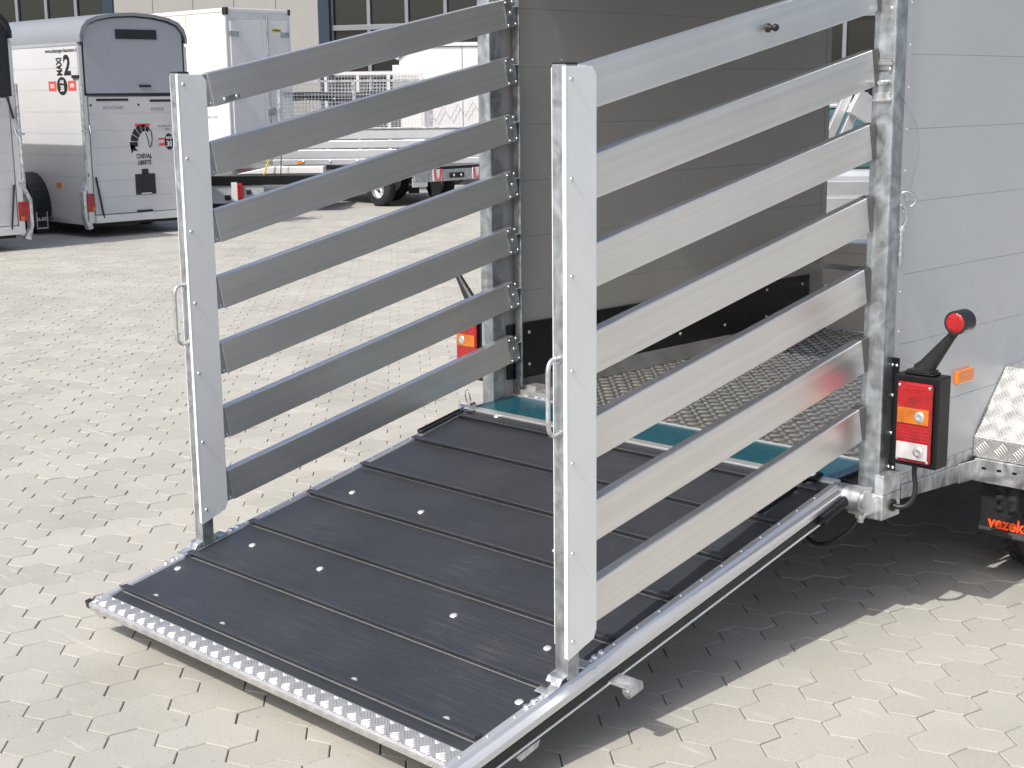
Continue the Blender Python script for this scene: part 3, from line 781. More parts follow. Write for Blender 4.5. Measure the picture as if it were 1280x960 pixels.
    if side < 0:
        mb = MB(); e = Vector((.002, ys_, 1.598 + (ys_ + cyw + 1.06) * slope - zb)); c_ = e + fwd * .062 - upv * .083 + rgt * .016
        A = [c_ + fwd * a_ + upv * b_ for a_, b_ in ((-.03, -.008), (.03, -.008), (.03, .008), (-.03, .008))]
        mb.add([*A, *[p + rgt * .006 for p in A]], [(3, 2, 1, 0), (4, 5, 6, 7), (0, 1, 5, 4), (1, 2, 6, 5), (2, 3, 7, 6), (3, 0, 4, 7)])
        gb(mb, 'latch_block', 'galv', bevel=.001)
        mb = MB(); mb.dome(c_ + fwd * .02 + rgt * .006, rgt, .006); mb.dome(c_ - fwd * .024 + rgt * .006, rgt, .006); gb(mb, 'latch_screws', 'rivet', kind='stuff')
    else:
        e = Vector((.002, ys_, 1.598 + (ys_ + cyw + 1.06) * slope - zb)); c_ = e + fwd * .665 - upv * .047 + rgt * .0152
        mb = MB().lathe([(.0, .030), (.007, .029), (.010, .022), (.006, .014), (.006, .006), (.011, .004), (.011, 0)], c_, rgt, 16)
        gb(mb, 'rubber_buffer', 'black_plastic')
    return g
gate(.748, -1.143, .776, .038, .214, 1)
gate(-.753, -1.135, -.765, .210, .204, -1)

# lanyard with hooks hanging on the post
lan = thing('lanyard', 'clear plastic lanyard with steel S-hook and snap hook hanging beside the galvanised post', 'hook', (.845, .16, 1.25))
def lb_(mb_, name, mat, **kw):
    mb_.v = [(x - .845, y - .16, z - 1.25) for x, y, z in mb_.v]; return mb_.build(name, mat, lan, **kw)
lb_(MB().tube(smooth_path([(.822, .07, 1.55), (.845, .10, 1.51), (.865, .15, 1.44), (.868, .165, 1.37), (.860, .160, 1.30), (.852, .155, 1.265)]), .0035, 8), 'cord', 'clear')
P = [(.848 + .020 * cos(t) * (1), .150 + .014 * cos(t), 1.232 + .022 * sin(t)) for t in [radians(a) for a in range(-60, 241, 25)]]
P2 = [(.832 + .016 * cos(t), .140 + .012 * cos(t), 1.235 + .02 * sin(t)) for t in [radians(a) for a in range(-20, 250, 25)]]
lb_(MB().tube(P, .0028, 8), 's_hook', 'steel_ring')
lb_(MB().tube(P2, .0026, 8), 'split_ring', 'steel_ring')
P = [(.838 + .011 * cos(t), .140 + .009 * cos(t), 1.185 + .033 * sin(t)) for t in [2 * pi * k / 18 for k in range(18)]]
lb_(MB().tube(P, .0032, 8, True), 'snap_eye', 'steel_ring')
mb = MB().cyl((.840, .142, 1.155), (.840, .142, 1.145), .010, 12); mb.cyl((.840, .142, 1.145), (.840, .142, 1.085), .0065, 12); mb.cyl((.840, .142, 1.085), (.840, .142, 1.075), .011, 12); mb.cyl((.840, .142, 1.075), (.840, .142, 1.045), .008, 12, .006)
lb_(mb, 'snap_body', 'galv_bright')

# ------------------------------------------------------------------ horse trailers in the background
def horse_trailer(name, label, loc, group, variant):
    t = thing(name, label, 'horse trailer', loc, radians(90), group)
    W, L, ZB, ZS = 1.37, 3.1, .165, 2.12
    a = lambda mb_, n, mt, parent=t, **kw: mb_.build(n, mt, parent, **kw)
    # side walls of planks
    zs = [ZB + .03 + k * (ZS - ZB - .03) / 8 for k in range(9)]
    for x0, x1 in ((0, .03), (W - .03, W)):
        wl = empty('side_wall', parent=t)
        for za, zb in zip(zs, zs[1:]): a(MB().box(x0, x1, .03, L, za + .001, zb - .001), 'side_plank', 'hside', wl, bevel=.002)
        a(MB().box(x0 + .004, x1 - .004, .034, L - .004, zs[0], zs[-1]), 'side_core', 'hside', wl)
        a(MB().box(x0 - .006, x1 + .006, .02, L, ZS - .001, ZS + .035), 'top_rail', 'alu_plain', wl, bevel=.004)
        a(MB().box(x0 - .006, x1 + .006, .0, L, ZB - .02, ZB + .03), 'bottom_rail', 'alu_plain', wl, bevel=.004)
    a(MB().box(-.008, .062, -.012, .03, ZB, ZS), 'corner_post', 'alu_plain', bevel=.006); a(MB().box(W - .062, W + .008, -.012, .03, ZB, ZS), 'corner_post', 'alu_plain', bevel=.006)
    # domed roof
    prof = [(0, ZS + .03), (.0, 2.22), (.03, 2.31), (.10, 2.385), (.22, 2.43), (.42, 2.465), (W / 2, 2.48), (W - .42, 2.465), (W - .22, 2.43), (W - .10, 2.385), (W - .03, 2.31), (W, 2.22), (W, ZS + .03)]
    n = len(prof); vs = []; secs = [(-.05, 1.0), (-.02, 1.0), (2.3, 1.0), (2.8, .9), (3.1, .5)]
    mb = MB()
    for (yy, kk) in secs:
        for (x, z) in prof: vs.append((W / 2 + (x - W / 2) * (1 if kk > .6 else .97), yy, ZS + .036 + (z - ZS - .03) * kk))
    fs = [(r * n + i, (r + 1) * n + i, (r + 1) * n + i + 1, r * n + i + 1) for r in range(len(secs) - 1) for i in range(n - 1)]
    mb.add(vs, fs, True); mb.add(vs, [tuple(range((len(secs) - 1) * n, len(secs) * n))[::-1]])
    # folded rim round the rear edge
    vs2 = [(W / 2 + (x - W / 2) * .955, -.05, z - (.03 if z > 2.3 else 0)) for x, z in prof]
    mb.add([(x, -.05, z) for x, z in [(W / 2 + (x - W / 2), z + .006) for x, z in prof]] + vs2, [(i, i + 1, n + i + 1, n + i) for i in range(n - 1)])
    a(mb, 'roof', 'poly' if variant == 0 else 'tarp')
    inner = [(W / 2 + (x - W / 2) * .955, z - (.034 if z > 2.3 else 0)) for x, z in prof[1:-1]]
    # rear flap and door
    fl = a(MB().prism([(.055, 1.60)] + [(max(.055, min(W - .055, x)), z - .012) for x, z in inner] + [(W - .055, 1.60)], 1, -.020, .0), 'rear_flap', 'flapgrey' if variant == 0 else 'tarp', bevel=.004)
    sl = MB().box(.035, .054, -.018, .004, 1.575, 2.2); sl.box(W - .054, W - .035, -.018, .004, 1.575, 2.2); sl.box(.035, W - .035, -.018, .004, 1.575, 1.598)
    a(sl, 'flap_seal', 'print_black')
    zd = [ZB + .095 + k * (1.56 - ZB - .095) / 7 for k in range(8)]
    dr = empty('rear_door', parent=t)
    for za, zb in zip(zd, zd[1:]): a(MB().box(.075, W - .075, -.016, .010, za + .001, zb - .001), 'door_plank', 'hpanel', dr, bevel=.002)
    a(MB().box(.078, W - .078, -.012, .008, zd[0], zd[-1]), 'door_core', 'hpanel', dr)
    a(MB().box(.06, W - .06, -.05, .012, ZB + .0, ZB + .088), 'door_sill', 'alu_plain', dr, bevel=.005)
    mb = MB().box(.60, .80, -.030, -.0165, ZB + .09, ZB + .115); a(mb, 'door_handle', 'print_black', dr)
    a(MB().box(.17, .57, -.022, -.0165, 1.515, 1.54), 'seal_strip', 'print_black', dr); a(MB().box(.85, 1.2, -.022, -.0165, 1.50, 1.525), 'seal_strip', 'print_black', dr)
    mb = MB(); mb.dome((.10, -.0162, 1.47), (0, -1, 0), .014); mb.dome((.70, -.0162, 1.47), (0, -1, 0), .014); a(mb, 'door_stops', 'print_black', kind='stuff')
    # galvanised rod, catches and tail lamps either side
    for sx, x in ((1, .0), (-1, W)):
        a(MB().cyl((x - sx * .02, -.03, .62), (x - sx * .008, -.03, 1.70), .017, 10), 'door_rod', 'galv_bright')
        a(MB().cyl((x - sx * .05, -.06, 1.19), (x + sx * .06, -.06, 1.21), .012, 8).cyl((x + sx * .04, -.09, 1.16), (x + sx * .05, -.05, 1.25), .012, 8), 'catch', 'steel_ring')
        mb = MB().prism([(x - sx * .04, .10), (x - sx * .085, .25), (x - sx * .085, .52), (x + sx * .01, .72), (x + sx * .03, .70), (x - sx * .05, .50), (x - sx * .05, .22), (x + sx * .02, .12)], 1, -.05, .03)
        a(mb, 'lamp_guard', 'galv_bright')
        lp = a(MB().box(min(x - sx * .045, x + sx * .055), max(x - sx * .045, x + sx * .055), -.055, .0, .30, .50), 'tail_lamp', 'lens_red', bevel=.012)
        a(MB().box(min(x + sx * .015, x + sx * .05), max(x + sx * .015, x + sx * .05), -.058, -.052, .31, .35), 'turn_lens', 'lens_amber', lp)
        a(MB().cyl((x + sx * .095, -.035, .68), (x + sx * .16, -.045, .22), .011, 8), 'gas_strut', 'print_black')
    # running gear
    for xx in (-.10, W + .10 - .0):
        wh = empty('wheel', (xx, 1.25, .31), parent=t)
        MB().lathe([(.17, -.075), (.28, -.08), (.31, -.05), (.31, .05), (.28, .08), (.17, .075)], (0, 0, 0), (1, 0, 0), 28).build('tyre', 'rubber', wh)
        MB().lathe([(.0, .02), (.06, .03), (.15, .03), (.175, .07), (.175, -.07), (.0, -.02)], (0, 0, 0), (-1 if xx < 0 else 1, 0, 0), 24).build('rim', 'rim', wh)
        mb = MB(); vs = []; kN = 14
        for k in range(kN + 1):
            th = radians(195 - 210 * k / kN)
            for rr in (.40, .385): vs += [(xx - .11, 1.25 + rr * cos(th), .31 + rr * sin(th)), (xx + .11, 1.25 + rr * cos(th), .31 + rr * sin(th))]
        fs = []
        for k in range(kN):
            i = k * 4; fs += [(i, i + 1, i + 5, i + 4), (i + 2, i + 6, i + 7, i + 3), (i, i + 4, i + 6, i + 2), (i + 1, i + 3, i + 7, i + 5)]
        a(mb.add(vs, fs), 'mudguard', 'black_plastic')
    a(MB().box(.05, W - .05, .1, L, .12, .17), 'chassis', 'black_metal'); a(MB().box(W / 2 - .05, W / 2 + .05, L - .1, L + 1.2, .33, .40), 'drawbar', 'galv')
    a(MB().cyl((W / 2, L + .6, 0), (W / 2, L + .6, .4), .04, 10), 'jockey_wheel', 'rubber')
    a(MB().box(-.007, 0, .58, .68, .545, .605), 'side_reflector', 'orange')
    return t, fl, dr
RX = (radians(90), 0, 0)
H0 = (-11.9, 4.794, 0)
ht, fl, dr = horse_trailer('horse_trailer', 'grey and white horse trailer with MAXI 2 on its side and a horse-head crest', H0, 'horse trailers', 0)
MB().box(.455, .98, -.034, -.0205, 2.195, 2.30).build('light_strip', 'print_black', fl, bevel=.003)
mb = MB().box(.72, .86, -.05, -.0205, 1.665, 1.690); mb.build('flap_handle', 'print_black', fl)
text('lettering', 'ACHTUNG', .052, 'print_grey', dr, (.375, -.0172, 1.438), RX, 1.0)
text('lettering', 'PFERDE', .052, 'print_grey', dr, (.945, -.0172, 1.415), RX, 1.0)
text('lettering', 'CHEVAL', .074, 'print_black', dr, (.735, -.0172, .888), RX, .74, 'CENTER', .002)
text('lettering', 'LIBERTÉ', .068, 'print_black', dr, (.735, -.0172, .815), RX, .74, 'CENTER', .002)
MB().box(.64, .83, -.0172, -.0165, 1.225, 1.258).build('red_bar', 'print_red', dr)
# horse-head crest: dark arched mane cut by pale notches, thin outline of the face
def blade(cx, cz, r0, r1, a0, a1, n=6):
    P = [(cx + r1 * cos(radians(a0 + (a1 - a0) * k / n)), cz + r1 * sin(radians(a0 + (a1 - a0) * k / n))) for k in range(n + 1)]
    P += [(cx + r0 * cos(radians(a1 + (a0 - a1) * k / n)), cz + r0 * sin(radians(a1 + (a0 - a1) * k / n))) for k in range(n + 1)]
    return P
mb = MB()
for a0, a1, r0, r1 in ((60, 80, .105, .155), (83, 104, .10, .165), (107, 128, .09, .172), (131, 152, .082, .175), (155, 176, .085, .178), (179, 202, .09, .19)):
    mb.prism([(x, z * 1.18 - 1.05 * .18 + .0) for x, z in blade(.75, 1.05, r0, r1, a0, a1)], 1, -.0172, -.0165)
mb.prism([(.56, 1.03), (.595, 1.02), (.66, .95), (.60, .955), (.575, .92)], 1, -.0172, -.0165)
mb.build('crest', 'print_black', dr)
MB().tube([(.80, -.017, 1.20), (.845, -.017, 1.17), (.852, -.017, 1.08), (.835, -.017, 1.0), (.815, -.017, .985), (.805, -.017, 1.03), (.79, -.017, 1.10), (.77, -.017, 1.15)], .006, 5).build('crest_face', 'print_black', dr)
mb = MB().box(.60, .86, -.026, -.0165, .455, .69); mb.box(.69, .775, -.027, -.0165, .6901, .745); mb.box(.69, .78, -.034, -.0262, .50, .69); mb.build('plate_holder', 'black_plastic', dr, bevel=.003)
MB().box(.665, .80, -.0285, -.0262, .462, .474).build('plate_strip', 'print_white', dr)
def badge2(par, cx, cz, side_face, w, h, rib):
    if not side_face:
        MB().prism([(cx + w * cos(2 * pi * k / 24), cz + h * sin(2 * pi * k / 24)) for k in range(24)], 1, -.0190, -.0174).build('badge_oval', 'print_black', par)
        mb = MB()
        for (x0, x1) in rib: mb.prism([(x0, cz - .045), (x1, cz - .045), (x1, cz + .045), (x0, cz + .045), (x0 + .02, cz)], 1, -.0172, -.0165)
        mb.build('badge_ribbon', 'print_red', par)
        text('lettering', '30', h * .95, 'print_white', par, (cx, -.0192, cz - h * .28), RX, .8, 'CENTER', .002); text('lettering', 'ANS', h * .5, 'print_white', par, (cx, -.0192, cz + h * .45), RX, .9, 'CENTER', .001)
        for (x0, x1) in rib: text('lettering', '1991', .05, 'print_white', par, ((x0 + x1) / 2, -.0174, cz), RX, .7, 'CENTER', .002)
    else:
        rz = (radians(90), 0, radians(-90))
        MB().prism([(cx + w * cos(2 * pi * k / 24), cz + h * sin(2 * pi * k / 24)) for k in range(24)], 0, -.0035, -.0012).build('badge_oval', 'print_black', par)
        for (x0, x1) in rib: MB().box(-.0011, -.0003, x0, x1, cz - .055, cz + .055).build('badge_ribbon', 'print_red', par)
        text('lettering', '30', h * .95, 'print_white', par, (-.004, cx, cz - h * .3), rz, .9, 'CENTER', .002); text('lettering', 'ANS', h * .5, 'print_white', par, (-.004, cx, cz + h * .45), rz, .9, 'CENTER', .001)
        for (x0, x1), tx in zip(rib, ('1991', '2021')): text('lettering', tx, .06, 'print_white', par, (-.0014, (x0 + x1) / 2, cz), rz, .8, 'CENTER', .002)
badge2(dr, 1.075, 1.045, False, .058, .095, ((.93, 1.03),))
text('lettering', 'ALUMINIUM', .035, 'print_grey', dr, (1.02, -.0172, 1.225), RX, .9); text('lettering', '2000', .035, 'print_grey', dr, (1.06, -.0172, 1.185), RX, .9)
RS = (radians(90), 0, radians(-90))
text('lettering', '2', .30, 'print_black', ht, (-.001, .265, 1.900), RS, 1.05, 'CENTER', .010)
text('lettering', 'MAXI', .165, 'print_black', ht, (-.001, .435, 1.898), (radians(90), radians(-90), radians(-90)), .50, 'CENTER', .007)
text('lettering', 'www.anhaenger-hausmann.de', .062, 'print_black', ht, (-.001, .375, 2.072), RS, .98, 'CENTER', .001)
badge2(ht, .40, 1.685, True, .115, .100, ((.09, .27), (.53, .71)))
mb = MB().box(-.02, .0, .0, .15, 1.765, 1.80); mb.build('flap_catch', 'print_black', ht)
# second one, far left, with a black tarpaulin top
lt, fl2, dr2 = horse_trailer('horse_trailer', 'white horse trailer with black tarpaulin top at the left picture edge', (-11.35, 2.36, 0), 'horse trailers', 1)
mf = MB().box(-.225, -.065, .815, .830, .06, .30).build('mud_flap', 'black_plastic', ht)
text('lettering', 'AL-KO', .052, 'print_white', mf, (-.145, .8135, .185), RX, .95, 'CENTER', .003)
MB().box(-.215, -.075, .8125, .8148, .075, .09).build('flap_strip', 'print_white', mf)
MB().box(-.215, -.205, .8125, .8148, .095, .27).build('flap_strip', 'print_white', mf)
MB().box(-.085, -.075, .8125, .8148, .095, .27).build('flap_strip', 'print_white', mf)
MB().cyl((1.28, -.03, 1.56), (1.33, -.03, 1.35), .012, 8).build('tarp_strap', 'print_black', lt)

# ------------------------------------------------------------------ white box trailer
bx = thing('box_trailer', 'tall white box trailer with double rear doors behind the horse trailers', 'box trailer', (-15.2, 9.03, 0), radians(90))
W, L, ZB, ZT_ = 1.14, 3.4, .50, 2.82
for x0, x1 in ((0, .04), (W - .04, W)): MB().box(x0, x1, .02, L, ZB, ZT_ - .06).build('side_panel', 'white', bx, bevel=.004)
MB().box(.041, W - .041, L - .04, L, ZB, ZT_ - .06).build('front_panel', 'white', bx)
MB().box(-.01, W + .01, -.01, L + .01, ZT_ - .059, ZT_).build('roof', 'white', bx, bevel=.01)
mb = MB().box(-.022, .03, -.04, .06, ZT_ - .10, ZT_ + .008); mb.box(W - .03, W + .012, -.03, .05, ZT_ - .08, ZT_ + .006); mb.build('roof_corners', 'black_plastic', bx, bevel=.01, kind='stuff')
fr_ = MB().box(-.004, .055, -.012, .018, ZB, ZT_ - .06); fr_.box(W - .055, W + .004, -.012, .018, ZB, ZT_ - .06); fr_.box(.0551, W - .0551, -.012, .018, ZT_ - .16, ZT_ - .06); fr_.box(.0551, W - .0551, -.012, .018, ZB, ZB + .07)
fr_.build('door_frame', 'alu_plain', bx)
for xa, xb in ((.058, .62), (.624, W - .058)):
    d = MB().box(xa, xb, -.026, .0, ZB + .075, ZT_ - .165).build('rear_door', 'white', bx, bevel=.004)
    for z in (.85, 1.55, 2.42):
        x = xa - .02 if xa < .3 else xb - .13
        MB().box(x, x + .15, -.045, -.0265, z, z + .07).build('hinge', 'galv', d)
MB().cyl((.70, -.045, ZB + .03), (.70, -.045, ZT_ - .1), .014, 8).build('lock_bar', 'galv', bx)
mb = MB().box(.66, .80, -.06, -.03, 1.28, 1.38); mb.build('lock_handle', 'galv', bx, bevel=.01)
MB().box(.80, .96, -.029, -.0265, 2.495, 2.535).build('sticker', 'yellow', bx); text('lettering', 'HUMBAUR', .035, 'print_black', bx, (.88, -.0295, 2.515), RX, .85, 'CENTER', .001)
MB().prism([(.85, 2.515), (.88, 2.56), (.91, 2.515), (.88, 2.47)], 1, -.0264, -.0262).build('sticker_diamond', 'yellow', bx)
text('lettering', 'www.humbaur.com', .075, 'print_grey', bx, (-.002, .62, 1.26), RS, 1.0, 'CENTER', .0)
MB().box(-.003, -.0002, 1.02, 1.05, 2.55, 2.80).build('strap', 'yellow', bx)
MB().box(.03, W - .03, .05, L, ZB - .09, ZB - .001).build('chassis', 'galv', bx)
for xx in (-.08, W + .08):
    wh = empty('wheel', (xx, 1.6, .31), parent=bx)
    MB().lathe([(.17, -.075), (.28, -.08), (.31, -.05), (.31, .05), (.28, .08), (.17, .075)], (0, 0, 0), (1, 0, 0), 28).build('tyre', 'rubber', wh)
    MB().lathe([(.0, .02), (.15, .03), (.175, .07), (.175, -.07), (.0, -.02)], (0, 0, 0), (-1 if xx < 0 else 1, 0, 0), 24).build('rim', 'rim', wh)
MB().box(.1, .3, -.05, -.012, ZB - .1, ZB - .01).build('tail_lamp', 'lens_red', bx, bevel=.01)

# ------------------------------------------------------------------ trailers parked across the view; local x runs across it
YAW = math.atan2(RT.y, RT.x)
def across(l, d): p = C2 + R2 * l + F2 * d; return (p.x, p.y, 0)
def wire_panel(x0, x1, z0, z1, step, y, r=.003):
    mb = MB(); k = int((x1 - x0) / step)
    for i in range(k + 1): x = x0 + i * (x1 - x0) / k; mb.box(x - r, x + r, y - r, y + r, z0, z1)
    k = int((z1 - z0) / step)
    for i in range(k + 1): z = z0 + i * (z1 - z0) / k; mb.box(x0, x1, y + r * 1.1, y + r * 3.1, z - r, z + r)
    return mb
def wheel(par, x, y, r=.30, ax=(0, -1, 0)):
    wh = empty('wheel', (x, y, r), parent=par)
    MB().lathe([(r * .58, -.07), (r * .9, -.075), (r, -.05), (r, .05), (r * .9, .075), (r * .58, .07)], (0, 0, 0), ax, 32).build('tyre', 'rubber', wh)
    rm = MB().lathe([(.0, .03), (r * .18, .045), (r * .22, .02), (r * .5, .03), (r * .58, .06), (r * .58, -.06)], (0, 0, 0), ax, 30)
    rm.build('rim', 'rim', wh)
    mb = MB()
    for k in range(5):
        t = 2 * pi * k / 5; p0 = Vector((cos(t), 0, sin(t)))
        mb.cyl(p0 * r * .32 + Vector(ax) * .033, p0 * r * .32 + Vector(ax) * .036, r * .09, 8)
    mb.build('rim_holes', 'print_black', wh, kind='stuff')
fb = thing('flatbed_trailer', 'silver drop-side flatbed trailer with tall wire mesh sides behind the left gate', 'flatbed trailer', across(-3.48, 21.5), YAW)
MB().box(0, 3.5, 0, .06, .555, .635).build('side_rail', 'alu_plain', fb, bevel=.005)
for k, (za, zb) in enumerate(((.645, .775), (.785, .905), (.915, 1.06))): MB().box(.10, 3.5, .012 - .004 * (k % 2), .04, za, zb).build('drop_side_board', 'alu_plain', fb, bevel=.012)
MB().box(.10, 3.5, -.004, .05, 1.0605, 1.085).build('drop_side_cap', 'galv_bright', fb, bevel=.004)
for y in (.01, 1.6):
    pn = wire_panel(.10, 3.5, 1.087, 1.72, .05, y + .02, .0018).build('mesh_side', 'wire', fb)
mb = MB()
for x in (.10, 1.2, 2.32, 3.44): mb.box(x, x + .045, -.001, .06, 1.086, 1.74)
mb.box(.10, 3.5, .0, .05, 1.7405, 1.775); mb.build('mesh_frame', 'galv_bright', fb)
MB().box(.10, 3.5, .06, 1.7, .56, .60).build('deck', 'alu_plain', fb)
mb = MB()
for x in (.45, .85, 1.25): mb.dome((x, 0, .60), (0, -1, 0), .022)
mb.build('rail_bolts', 'rivet', fb, kind='stuff')
MB().box(.42 - .06, .42 + .02, -.012, -.001, .575, .615).build('side_reflector', 'orange', fb)
MB().box(.02, .10, .3, 1.4, .38, .55).build('end_frame', 'white', fb); MB().box(.9, 1.0, .02, .12, .40, .54).build('tail_lamp', 'lens_red', fb, bevel=.01)
wheel(fb, 1.70, .12); wheel(fb, 1.70, 1.6)
MB().box(.3, 3.5, .7, .8, .42, .55).build('chassis', 'galv', fb)
mf = MB().box(1.98, 2.14, .05, .06, .12, .36).build('mud_flap', 'black_plastic', fb); text('lettering', 'AL-KO', .05, 'print_white', mf, (2.06, .046, .25), RX, 1, 'CENTER', .002)
# low car transporter with red and white boards
ct = thing('transporter_trailer', 'low dark transporter trailer with red and white striped boards on its rear', 'transporter', across(-1.30, 20.0), radians(90))
MB().box(0, 1.6, 0, .05, .36, .52).build('rear_bumper', 'galv', ct, bevel=.006)
MB().box(0, 1.6, .051, 3.0, .50, .56).build('deck', 'black_metal', ct)
for x in (.42, 1.18):
    pb = MB().box(x - .085, x + .085, -.012, -.001, .37, .53).build('marker_board', 'print_white', ct)
    mb = MB()
    for k in (-1, 1): mb.prism([(x + k * .02, .372), (x + k * .05, .372), (x + k * .072, .528), (x + k * .04, .528)], 1, -.0145, -.0122)
    mb.prism([(x - .018, .372), (x + .018, .372), (x, .43)], 1, -.0145, -.0122)
    mb.box(x - .083, x - .07, -.0145, -.0122, .372, .528); mb.box(x + .07, x + .083, -.0145, -.0122, .372, .528)
    mb.build('stripe', 'print_red', pb)
mb = MB(); mb.box(.66, .92, -.02, -.001, .40, .47); mb.build('number_plate_lamp', 'black_metal', ct); mb = MB().dome((.72, -.02, .435), (0, -1, 0), .02); mb.dome((.86, -.02, .435), (0, -1, 0), .02); mb.build('lamp_lenses', 'lens_clear', ct, kind='stuff')
MB().box(-.02, .25, .02, .04, .30, .42).build('corner_plate', 'alu_plain', ct)
for x in (.15, 1.3): wheel(ct, x, .9, .26, (1, 0, 0))
MB().box(.40, .56, .1, .11, .14, .36).build('mud_flap', 'black_plastic', ct)
# low trailer with dark platform seen right of the gate post
lo = thing('platform_trailer', 'low platform trailer with black deck and upright red tail lamp beside the box trailer', 'platform trailer', across(-4.30, 19.8), YAW)
MB().box(-.2, 1.75, 0, 1.5, .37, .50).build('deck', 'black_metal', lo, bevel=.01)
MB().box(-.2, .95, .03, .08, .12, .365).build('side_skirt', 'alu_plain', lo, bevel=.006)
MB().box(.52, .60, -.03, .02, .16, .41).build('lamp_plate', 'white', lo); MB().box(.60, .68, -.05, .02, .17, .40).build('tail_lamp', 'lens_red', lo, bevel=.03, seg=3)
MB().box(-.05, .03, .018, .029, .22, .27).build('side_reflector', 'orange', lo)
mb = MB().box(.72, .78, -.02, .02, .24, .31); mb.box(.42, .50, -.02, .02, .17, .24); mb.build('coupling_sockets', 'black_plastic', lo, bevel=.01, kind='stuff')
mb = MB().prism([(.55, .505), (1.0, .60), (1.75, .60), (1.75, .505)], 1, .2, .5); mb.build('tool_box', 'white', lo, bevel=.01)
mb = MB().tube([(.95, .1, .50), (1.02, .12, .70), (1.06, .15, .95)], .012, 6); mb.build('strap', 'yellow', lo); MB().tube([(1.18, .1, .5), (1.20, .12, .9)], .008, 6).build('rope', 'print_black', lo)
wheel(lo, .15, .12, .24); wheel(lo, .15, 1.4, .24)
# mesh-sided trailer with a rolled tarpaulin
ms = thing('mesh_trailer', 'mesh-sided trailer with a black rolled tarpaulin along its top edge', 'mesh trailer', across(-3.55, 24.0), YAW)
wire_panel(0, 1.8, .62, 1.50, .06, .0, .003).build('mesh_side', 'wire', ms); wire_panel(.40, 2.0, 1.55, 1.92, .055, 1.4, .004).build('rear_mesh', 'wire', ms)
mb = MB().box(.38, 2.05, 1.36, 1.41, 1.90, 1.95)
for x in (.38, .93, 1.46, 2.0): mb.box(x, x + .05, 1.365, 1.415, .60, 1.90)
mb.box(-.02, 1.85, -.01, .03, .58, .63); mb.build('mesh_frame', 'white', ms)
P = smooth_path([(-.02, 0, 1.54), (.4, .02, 1.55), (.9, 0, 1.52), (1.4, .02, 1.56), (1.9, 0, 1.53)]); MB().tube(P, .07, 9).build('rolled_tarpaulin', 'tarp', ms)
mb = MB()
for x in (.25, .72): mb.dome((x, -.072, 1.50), (0, -1, 0), .02)
mb.build('tarp_buttons', 'rivet', ms, kind='stuff')
MB().box(0, 2.0, .05, 1.4, .50, .58).build('deck', 'alu_plain', ms); wheel(ms, .5, .1); wheel(ms, .5, 1.3)
# white box trailer with a chamfered nose
wn = thing('white_box_trailer', 'white box trailer with chamfered nose and a dark net at its foot', 'box trailer', across(-1.90, 25.5), YAW)
MB().prism([(.02, .95), (.02, 2.16), (.28, 2.36), (2.6, 2.36), (2.6, .95)], 1, 0, 1.6).build('body', 'white', wn, bevel=.01)
MB().prism([(-.02, 2.15), (.26, 2.37), (.26, 2.43), (-.06, 2.19)], 1, -.03, 1.63).build('nose_trim', 'white', wn); MB().box(.2601, 2.62, -.03, 1.63, 2.37, 2.43).build('roof_trim', 'white', wn)
MB().box(-.10, .019, .01, 1.5, 1.2, 2.06).build('nose_panel', 'white', wn, bevel=.01)
MB().box(1.10, 1.112, -.004, .0, .96, 2.36).build('panel_joint', 'frame_grey', wn)
MB().box(.05, 2.6, .1, 1.5, .60, .949).build('chassis', 'alu_plain', wn); wheel(wn, .9, .1); wheel(wn, .9, 1.5)
P = [(.5 + .13 * k, -.05, 1.30 - (.22 if k % 2 else 0) + .02 * k) for k in range(13)]; MB().tube(P, .006, 5).build('net_cord', 'print_black', wn)

# ------------------------------------------------------------------ things seen through the open front of the trailer
al = thing('aluminium_trailer', 'aluminium drop-side trailer glimpsed through the open front', 'trailer', across(1.2, 9.0), YAW)
for za, zb in ((.90, .985), (.80, .885), (.62, .70)): MB().box(0, 2.6, 0, .03, za, zb).build('drop_side_board', 'alu_plain', al, bevel=.006)
MB().box(0, 2.6, .0301, 1.2, .56, .60).build('deck', 'alu_plain', al); MB().box(.1, 2.5, .5, .56, .44, .555).build('chassis', 'galv', al); wheel(al, .9, .1, .26); wheel(al, .9, 1.1, .26)
for k in range(2): MB().prism([(.70 + k * .09, 1.0), (.76 + k * .09, 1.0), (.98 + k * .09, 1.52), (.92 + k * .09, 1.52)], 1, .30, .36).build('folded_ramp_leg', 'alu_plain', al, bevel=.004)
MB().prism([(.93, 1.40), (1.25, 1.22), (1.32, 1.34), (1.0, 1.54)], 1, .2, .295).build('folded_ramp', 'alu_plain', al, bevel=.004)
cr = thing('parked_car', 'parked car with teal tinted glass glimpsed above the slatted front wall', 'car', across(1.9, 11.5), YAW)
MB().prism([(-.9, .35), (-1.0, .62), (-.85, .92), (2.6, .92), (3.0, .80), (3.1, .35)], 1, 0, 1.7).build('body', 'alu_plain', cr, bevel=.05, seg=3)
MB().prism([(-.75, .925), (-.2, 1.38), (1.4, 1.40), (2.0, .925)], 1, .12, 1.58).build('glasshouse', 'carglass', cr, bevel=.04, seg=3)
MB().prism([(-.18, 1.385), (1.38, 1.405), (1.3, 1.44), (-.1, 1.43)], 1, .14, 1.56).build('roof', 'alu_plain', cr, bevel=.02)
MB().box(.55, .60, .10, .118, .93, 1.39).build('window_post', 'alu_plain', cr)
for x in (-.2, 2.2): wheel(cr, x, .1, .32); wheel(cr, x, 1.6, .32)

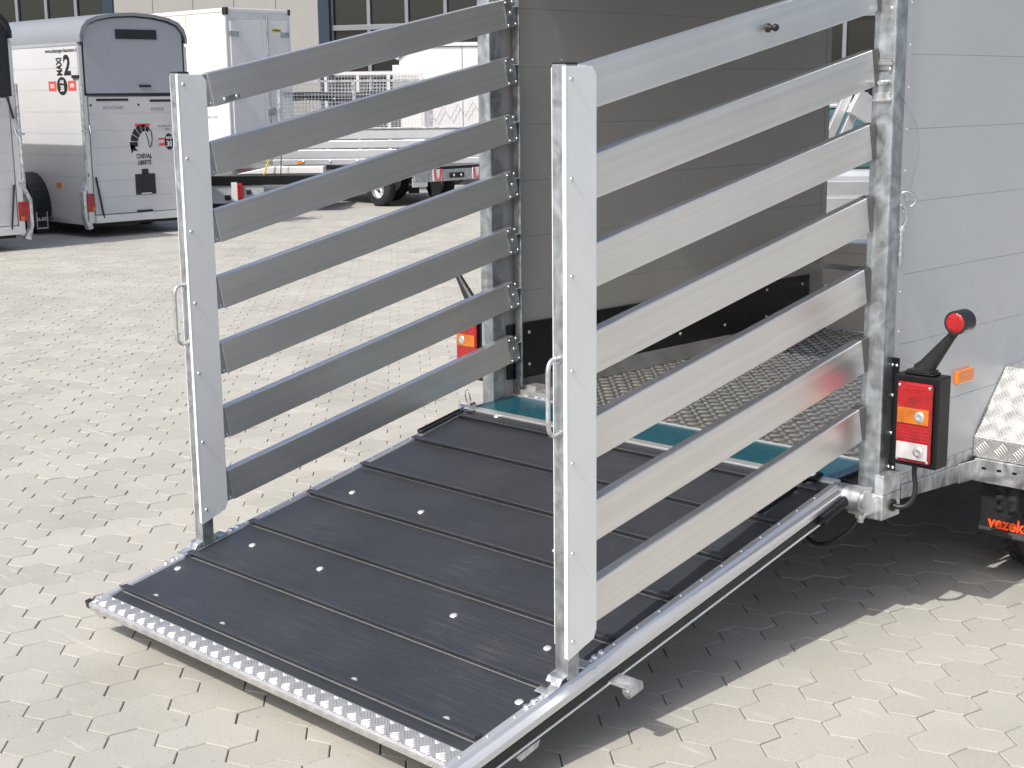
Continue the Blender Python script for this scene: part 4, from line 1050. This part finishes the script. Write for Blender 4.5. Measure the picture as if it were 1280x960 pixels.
# ------------------------------------------------------------------ building
fdir = Vector((.943, -.333)); fp = C2 + R2 * 0 + F2 * 33
f3 = R2 * fdir.x + F2 * fdir.y
bd = thing('workshop_building', 'beige panelled workshop with dark glazed bays across the yard', 'building', (fp.x, fp.y, 0), math.atan2(f3.y, f3.x))
# bays (local x along the facade) between wall stretches
bays = [(-19.5, -10.2, 0.3), (-4.65, 1.6, .3), (5.2, 10.4, .3)]
segs = [(-30, -19.5), (-10.2, -4.65), (1.6, 5.2), (10.4, 30)]
for xa, xb in segs:
    n = max(1, round((xb - xa) / 1.1)); st_ = (xb - xa) / n
    for k in range(n): MB().box(xa + k * st_ + .006, xa + (k + 1) * st_ - .006, 0, .15, 0, 7).build('facade_panel', 'facade', bd, bevel=.006)
    MB().box(xa + .01, xb - .01, .03, .3, 0, 7).build('wall_core', 'facade', bd)
for xa, xb, zb in bays:
    MB().box(xa, xb, .05, .3, 0, zb).build('plinth', 'facade', bd); MB().box(xa, xb, .0, .3, 5.4, 7).build('lintel', 'facade', bd)
    MB().box(xa, xa + .28, -.04, .3, zb, 5.4).build('bay_frame', 'frame_blue', bd); MB().box(xb - .28, xb, -.04, .3, zb, 5.4).build('bay_frame', 'frame_blue', bd)
    n = max(1, round((xb - xa - .56) / .88)); st_ = (xb - xa - .56) / n
    zz = [zb, 1.25, 2.05, 3.10, 4.2, 5.4]
    for k in range(n):
        for za, zc in zip(zz, zz[1:]):
            x0 = xa + .28 + k * st_
            wn_ = MB().box(x0 + .04, x0 + st_ - .04, .14, .16, za + .05, zc - .05).build('pane', 'glass', bd)
    for k in range(n + 1): x0 = xa + .28 + k * st_; MB().box(x0 - .04, x0 + .04, .08, .20, zb, 5.4).build('mullion', 'frame_grey', bd)
    for z in zz[1:-1]: MB().box(xa + .28, xb - .28, .07, .19, z - .06, z + .06).build('transom', 'frame_grey', bd, bevel=.005)
MB().box(-30, 30, .35, 8, 0, 7).build('inner_wall', 'print_black', bd); MB().box(-30.2, 30.2, -.3, 8.2, 7.001, 7.3).build('roof', 'frame_grey', bd)
